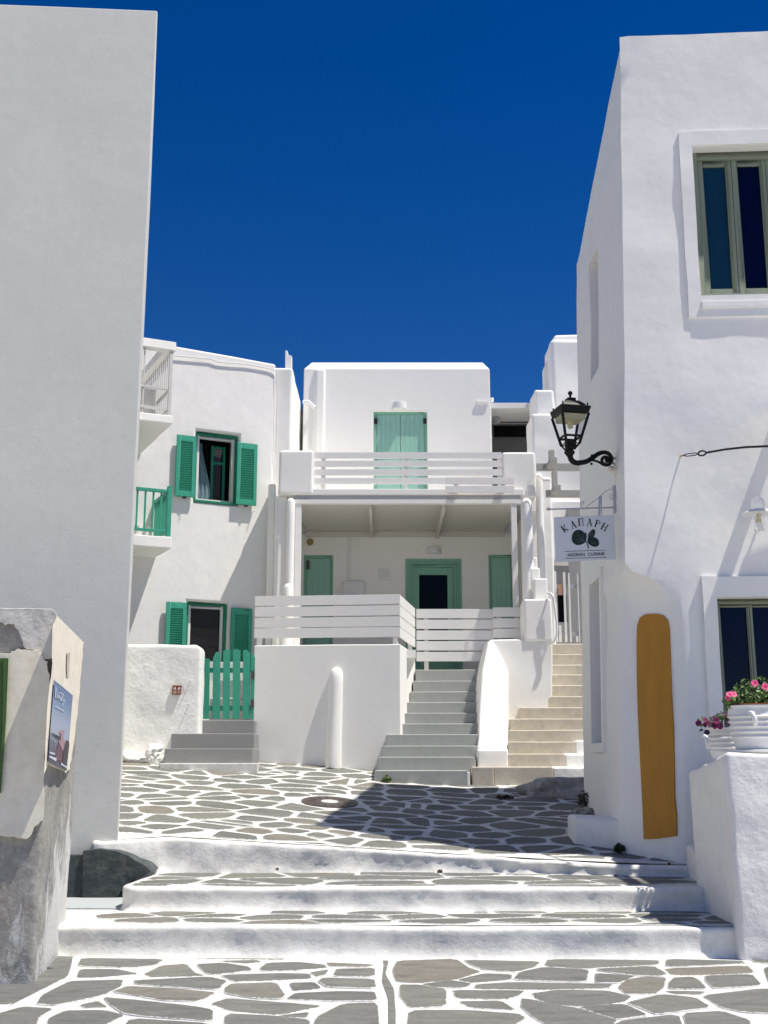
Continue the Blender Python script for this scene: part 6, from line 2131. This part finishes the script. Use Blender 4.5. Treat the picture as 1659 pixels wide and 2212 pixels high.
# bracket
w = MB()
w.tube([sp_(120, 530, .0), sp_(200, 530), sp_(1525, 492, -.12)], .0085, 8)
w.blob(sp_(150, 528), .018, 1, 0, 1, (1.6, 1, 1))
w.build("bracket_rod", M_scrollwhite, sg, ang=60)
w = MB()
wp = sidep(12.17, sp_(1560, 300).z, .015)
w.box((wp.x - .012, 12.13, sp_(1560, 560).z), (wp.x + .012, 12.21, sp_(1560, 20).z)); w.build("wall_plate", M_scrollwhite, sg, bevel=.003)
for pts_ in ([(900, 480), (1050, 370), (1180, 270), (1250, 200), (1330, 140), (1420, 130), (1490, 170), (1520, 240), (1510, 300), (1450, 340), (1390, 330), (1365, 280), (1390, 235), (1435, 245), (1440, 290), (1410, 300)],
             [(810, 480), (780, 430), (790, 390), (825, 370), (850, 390), (845, 420), (820, 430)]):
    w = MB(); Pp = smooth_path([sp_(x, y, -.05) for x, y in pts_], 2); w.tube(Pp, .0045, 6); w.build("scroll", M_scrollwhite, sg, ang=60)
for x_ in (1195, 510):
    w = MB(); w.tube([sp_(x_, 240 if x_ > 1000 else 530, -.03), sp_(x_, 660, .0)], .007, 6); w.build("hanger", M_scrollwhite, sg)
w = MB(); w.bar(sp_(1165, 260, -.05), sp_(1150, 655, -.02), .02, .006); w.build("hanger_plate", M_scrollwhite, sg)

# =================================================================== PLANTER WALL AND POTS
plx = at(1577, 1800, 9.72).x
zPl = at(1600, 1625, 9.72).z
pw_ = MB()
fy, by_ = 9.72, 10.95
sdw = at(1504, 1667, by_)
bt = [Vector((plx + .03, fy, -.05)), Vector((4.6, fy - .05, -.05)), Vector((4.6, 11.6, -.05)), Vector((plx + .03, by_, -.05))]
tp = [Vector((plx, fy, zPl)), Vector((4.6, fy - .05, zPl)), Vector((4.6, 11.6, zPl - .2)), Vector((plx, by_, sdw.z))]
pw_.hull8(bt, tp)
po_ = pw_.build("planter_wall", M_lump, None, bevel=.045, segs=3, cell=.07, rough=(.015, 3.0))
tag(po_, "thick lumpy whitewashed parapet carrying the flower pots at the right edge", "wall")
# low white kerb behind it
w = MB(); a = at(1480, 1850, 11.1)
w.hull8([(plx + .10, 10.9, .2), (3.35, 10.9, .2), (3.35, 11.62, .2), (plx + .14, 11.62, .2)], [(plx + .04, 10.9, .70), (3.35, 10.9, .70), (3.35, 11.62, .76), (plx + .1, 11.62, .76)])
tag(w.build("corner_kerb", M_lump, None, bevel=.05, segs=3, cell=.08, rough=(.015, 3)), "low white plastered kerb between the flower parapet and the corner building", "kerb")
ZQ = lambda x, y: (1481.2 + x * .10713, 1448.3 + y * .10713)
def pot(name, cx_, ytop, ybot, rtop, rbot, Y, lab, ribs, handle=None, saucer=True):
    c = at(*ZQ(cx_, ybot), Y); t = at(*ZQ(cx_, ytop), Y)
    H = t.z - c.z
    m_ = (at(1600, 1560, Y) - at(1590, 1560, Y)).x / 10 * .10713
    e_ = empty(name, (c.x, Y, c.z), lab, "flower pot")
    R, r = rtop * m_, rbot * m_
    prof = [(r * .96, 0), (r, .01)]
    n_ = ribs * 4
    for i in range(n_ + 1):
        t_ = i / n_
        base = r + (R - r) * (1 - (1 - t_) ** 1.7) * 1.0
        if t_ > .80: base = R * (1 - .03 * (t_ - .8) / .2)
        rb2 = .012 * math.sin(i * math.pi / 2) if .22 < t_ < .80 else 0
        prof.append((base + rb2, .012 + (H - .03) * t_))
    prof += [(R * 1.02, H - .012), (R * 1.02, H), (R * .93, H), (R * .90, H - .05)]
    w = MB(); w.lathe((c.x, Y, c.z), prof, 40); w.build("pot_body", M_pot, e_, ang=75)
    if saucer:
        w = MB(); w.lathe((c.x, Y, c.z - .028), [(r * 1.12, 0), (r * 1.3, .012), (r * 1.3, .026), (r * 1.2, .03)], 36); w.build("saucer", M_pot, e_, ang=60)
    if handle:
        hx, hy = handle
        p = at(*ZQ(hx, hy), Y - R * .93)
        w = MB(); w.tube([p + Vector((-.035, .02, .045)), p + Vector((-.03, -.03, .04)), p + Vector((-.02, -.045, 0)), p + Vector((-.01, -.03, -.05)), p + Vector((0, .02, -.055))], [.018, .02, .02, .018, .016], 10); w.build("handle", M_pot, e_, ang=70)
    return e_, Vector((c.x, Y, t.z)), R
pe, ptop, pR = pot("flower_pot", 1500, 712, 1600, 588, 470, 10.1, "large ribbed white flower pot with pink petunias on the parapet", 8, (1400, 960))
w = MB(); w.lathe(ptop + Vector((0, 0, -.02)), [(pR * .86, 0), (pR * .88, .035), (pR * .80, .035), (pR * .78, .005)], 36)
w.build("inner_rim", M_terra, pe, ang=60)
w = MB(); w.lathe(ptop + Vector((0, 0, -.03)), [(pR * .78, 0), (pR * .78, .02), (pR * .3, .03)], 24); w.build("soil", M_soil, pe)
se, stop, sR = pot("flower_pot", 830, 1155, 1790, 370, 290, 10.62, "smaller ribbed white flower pot with dark magenta petunias at left", 6, (450, 1420), saucer=False)
w = MB(); w.lathe(stop + Vector((0, 0, -.03)), [(sR * .88, 0), (sR * .88, .02), (sR * .3, .03)], 24); w.build("soil", M_soil, se)
def leaf_cluster(w, c, R3, n_, size, rn, shell=.35):
    for _ in range(n_):
        d = Vector((rn.gauss(0, 1), rn.gauss(0, 1), abs(rn.gauss(0, 1)) * .8 - .15)).normalized()
        r_ = shell + (1 - shell) * rn.random() ** .5
        p = Vector(c) + Vector((d.x * R3[0], d.y * R3[1], d.z * R3[2])) * r_
        nrm = (d + Vector((rn.gauss(0, .6), rn.gauss(0, .6), rn.gauss(0, .6) + .4))).normalized()
        t = nrm.orthogonal().normalized(); t.rotate(Matrix.Rotation(rn.uniform(0, 6.28), 3, nrm)); s = nrm.cross(t)
        L = size * rn.uniform(.7, 1.4); wd = L * .33
        vs_ = [w.bm.verts.new(p + v) for v in (-t * L * .5, s * wd - t * L * .1 + nrm * L * .06, t * L * .5 - nrm * L * .1, -s * wd - t * L * .1 + nrm * L * .06)]
        w.bm.faces.new(vs_)
def flower(parent, p, r_, facing, mat, mat2, rn, nm="flower"):
    w = MB()
    f_ = Vector(facing).normalized(); t = f_.orthogonal().normalized(); s = f_.cross(t)
    n_ = 20
    ring0 = [w.bm.verts.new(Vector(p) + (t * math.cos(a) + s * math.sin(a)) * r_ * .16 - f_ * r_ * .30) for a in [2 * math.pi * i / n_ for i in range(n_)]]
    ring1 = [w.bm.verts.new(Vector(p) + (t * math.cos(a) + s * math.sin(a)) * r_ * .5 - f_ * r_ * .03) for a in [2 * math.pi * i / n_ for i in range(n_)]]
    ring2 = []
    for i in range(n_):
        a = 2 * math.pi * i / n_
        k_ = 1 - .13 * abs(math.cos(2.5 * a)) ** 6 + rn.uniform(-.05, .05)
        ring2.append(w.bm.verts.new(Vector(p) + (t * math.cos(a) + s * math.sin(a)) * r_ * k_ + f_ * r_ * (rn.uniform(-.14, .08) - .05)))
    for A_, B_ in ((ring0, ring1), (ring1, ring2)):
        for i in range(n_):
            w.bm.faces.new([A_[i], A_[(i + 1) % n_], B_[(i + 1) % n_], B_[i]])
    o = w.build(nm, mat, parent, ang=80)
    w = MB()
    ring = [Vector(p) + (t * math.cos(a) + s * math.sin(a)) * r_ * (.34 + .1 * math.cos(5 * a)) - f_ * r_ * .045 for a in [2 * math.pi * i / 15 for i in range(15)]]
    ring_b = [q_ - f_ * r_ * .2 + (Vector(p) - f_ * r_ * .03 - q_) * .5 for q_ in ring]
    w.hull8([q_ + f_ * r_ * .03 for q_ in ring], ring_b)
    w.build("flower_throat", mat2, o, smooth=False)
    return o
rn = random.Random(3)
pt1 = empty("petunia_plant", ptop, "bushy green petunia with pink blooms in the large pot", "plant")
w = MB()
leaf_cluster(w, ptop + Vector((0.02, 0, .03)), (pR * 1.05, pR * .9, .225), 900, .036, rn)
leaf_cluster(w, at(*ZQ(950, 620), 10.05), (.085, .10, .10), 150, .034, rn)
leaf_cluster(w, at(*ZQ(900, 760), 10.10), (.05, .07, .08), 60, .03, rn)
w.build("foliage", M_leaf, pt1, smooth=False)
w = MB()
for i in range(16):
    a = i * .39
    w.tube([ptop, ptop + Vector((math.cos(a) * pR * .5, math.sin(a) * pR * .5, .08)), ptop + Vector((math.cos(a) * pR * .9, math.sin(a) * pR * .9, .10))], .004, 5)
w.build("stems", M_stem, pt1)
for (x, y, r_, Yq, fc_) in ((1395, 255, 70, 9.98, (-.1, -1, .4)), (1610, 330, 78, 9.93, (.1, -1, .3)), (880, 470, 66, 9.93, (-.25, -1, .9)), (975, 475, 66, 9.92, (.1, -1, .6)), (850, 560, 55, 9.95, (-.8, -.7, -.5)), (1950, 420, 70, 9.9, (0, -1, .5)), (1800, 250, 66, 10.1, (0, -1, .6))):
    m_ = .00425 * .10713 * 1.0
    flower(pt1, at(*ZQ(x, y), Yq), r_ * .00425 * .10713 * 10.0 / 10.0 * 9.8 / 9.8 * 1.0 * (1 / .10713) * .10713 * 1.0, fc_, M_pink, M_pinkc, rn)
pt2 = empty("petunia_plant", stop, "trailing petunia with dark magenta blooms in the smaller pot", "plant")
w = MB()
leaf_cluster(w, stop + Vector((0, 0, .03)), (sR * .9, sR * .8, .12), 130, .028, rn)
leaf_cluster(w, at(*ZQ(430, 1110), 10.5), (.10, .07, .09), 110, .026, rn)
leaf_cluster(w, at(*ZQ(760, 980), 10.55), (.06, .06, .07), 80, .026, rn)
w.build("foliage", M_weedlight, pt2, smooth=False)
for (x, y, r_, fc_, mt) in ((255, 1060, 62, (-.7, -1, .1), M_magenta), (400, 1000, 50, (-.1, -1, .5), M_magenta), (440, 1060, 50, (.2, -1, .2), M_magenta), (390, 1100, 45, (-.3, -1, 0), M_magenta), (430, 1250, 60, (-.2, -1, -.5), M_purple), (320, 1200, 32, (-.5, -.7, -.8), M_purple),
                         (620, 1010, 75, (0, -1, .3), M_magenta), (590, 1110, 70, (-.1, -1, .1), M_magenta), (700, 1120, 70, (.2, -1, -.1), M_magenta), (560, 935, 34, (-.3, -.6, .8), M_purple), (770, 870, 50, (-.1, -.8, .5), M_purple), (870, 920, 62, (.3, -1, .3), M_magenta), (870, 1040, 50, (.2, -1, 0), M_magenta)):
    flower(pt2, at(*ZQ(x, y), 10.38), r_ * .00425 * .10713, fc_, mt, M_purple, rn)

# =================================================================== SMALL THINGS ON THE PLAZA
mh = empty("manhole_cover", MHC, "round rusty iron manhole cover with pale centre in the paving", "manhole")
tilt = math.atan(.145)
w = MB(); w.lathe((MHC.x, MHC.y, MHC.z + .002), [(.34, -.02), (.34, .008), (.325, .011), (.315, .006), (.30, .006)], 40); o = w.build("rim", M_manhole, mh)
w = MB(); w.lathe((MHC.x, MHC.y, MHC.z + .004), [(.295, -.02), (.295, .007), (.13, .007)], 40); w.build("lid", M_manhole, mh)
for k_ in range(14):
    a = k_ * math.pi / 7
    w = MB(); w.bar((MHC.x + math.cos(a) * .17, MHC.y + math.sin(a) * .17, MHC.z + .013), (MHC.x + math.cos(a) * .27, MHC.y + math.sin(a) * .27, MHC.z + .013), .02, .006); w.build("rib", M_manhole, mh)
w = MB(); w.lathe((MHC.x, MHC.y, MHC.z + .008), [(.105, -.01), (.105, .006), (.04, .007)], 24); w.build("centre_plate", M_rail, mh)
mh.rotation_euler = (tilt, .055, 0)
def weed(name, p, R3, n_, size, mat, lab):
    w = MB(); leaf_cluster(w, p, R3, n_, size, rn, .1)
    o = w.build(name, mat, None, smooth=False)
    tag(o, lab, "plant"); return o
def gnd(px, py):
    z = 1.2
    for _ in range(30):
        p = atZ(px, py, min(z, 1.55)); z = z * .6 + .4 * z_plaza(p.x, max(11.5, min(17, p.y)))
    return Vector((p.x, p.y, z_plaza(p.x, p.y)))
p = at(835, 1680, 15.88); weed("weed", Vector((p.x, 15.88, z_plaza(p.x, 15.88) + .03)), (.07, .04, .08), 70, .045, M_weedlight, "small green weed at the foot of the grey stairs")
for (px, Yq, s, lab) in ((1334, 12.10, (.06, .05, .07), "dark weed tuft between the foot block and the building corner"), (1263, 14.6, (.08, .3, .16), "dark weeds growing along the foot of the corner building"), (1160, 15.75, (.12, .06, .07), "dry dark weeds left of the big rock by the stairs")):
    p = at(px, 1720, Yq); weed("weed", Vector((p.x, Yq, z_plaza(p.x, Yq) + .03)), s, 160, .05, M_weed, lab)
w = MB(); p = at(1205, 1690, 15.2); w.blob((p.x + .02, 15.25, z_plaza(p.x, 15.25) + .05), .40, 4, .26, 1.8, (1.12, .6, .50), 4)
tag(w.build("rock", M_greyrock, None, ang=60), "large rough grey rock beside the foot of the beige stairs", "rock")
w = MB(); p = at(1152, 1690, 15.4); w.blob((p.x, 15.5, z_plaza(p.x, 15.5) + .01), .15, 3, .3, 2.4, (1.1, .7, .5), 9)
tag(w.build("rock", M_greyrock, None, ang=60), "smaller grey rock left of the large rough rock", "rock")
for i, (px, Yq, r_, lab) in enumerate(((1262, 14.1, .13, "far loose stone at the foot of the corner building flank"), (1268, 13.6, .12, "middle loose stone at the foot of the corner building flank"), (1276, 13.2, .10, "near loose stone at the foot of the corner building flank"))):
    p = at(px, 1720, Yq); w = MB(); w.blob((p.x, Yq, z_plaza(p.x, Yq)), r_, 3, .3, 3, (1, 1, .5), i * 5)
    tag(w.build("loose_stone", M_greyrock, None, ang=60), lab, "stone", "loose stones along the flank")
p = at(1088, 1706, 15.0)
w = MB(); leaf_cluster(w, (p.x, 15.0, z_plaza(p.x, 15.0) + .02), (.11, .06, .03), 40, .06, rn, .1)
tag(w.build("dead_leaves", M_soil, None, smooth=False), "small heap of dark dead leaves on the shaded paving", "leaves")
# twigs by the pillar
w = MB(); a = atZ(60, 2095, 0.0)
for i in range(7):
    b_ = a + Vector((rn.uniform(-.08, .14), rn.uniform(-.05, .03), 0)); w.tube([b_ + Vector((0, 0, .02)), b_ + Vector((rn.uniform(-.1, .12), rn.uniform(-.04, .04), rn.uniform(.0, .07)))], .006, 5)
tag(w.build("twigs", M_manhole, None), "few dry brown twigs at the foot of the weathered wall end", "twigs")
print("objects", len(bpy.data.objects), "polys", sum(len(o.data.polygons) for o in bpy.data.objects if o.type == 'MESH'))
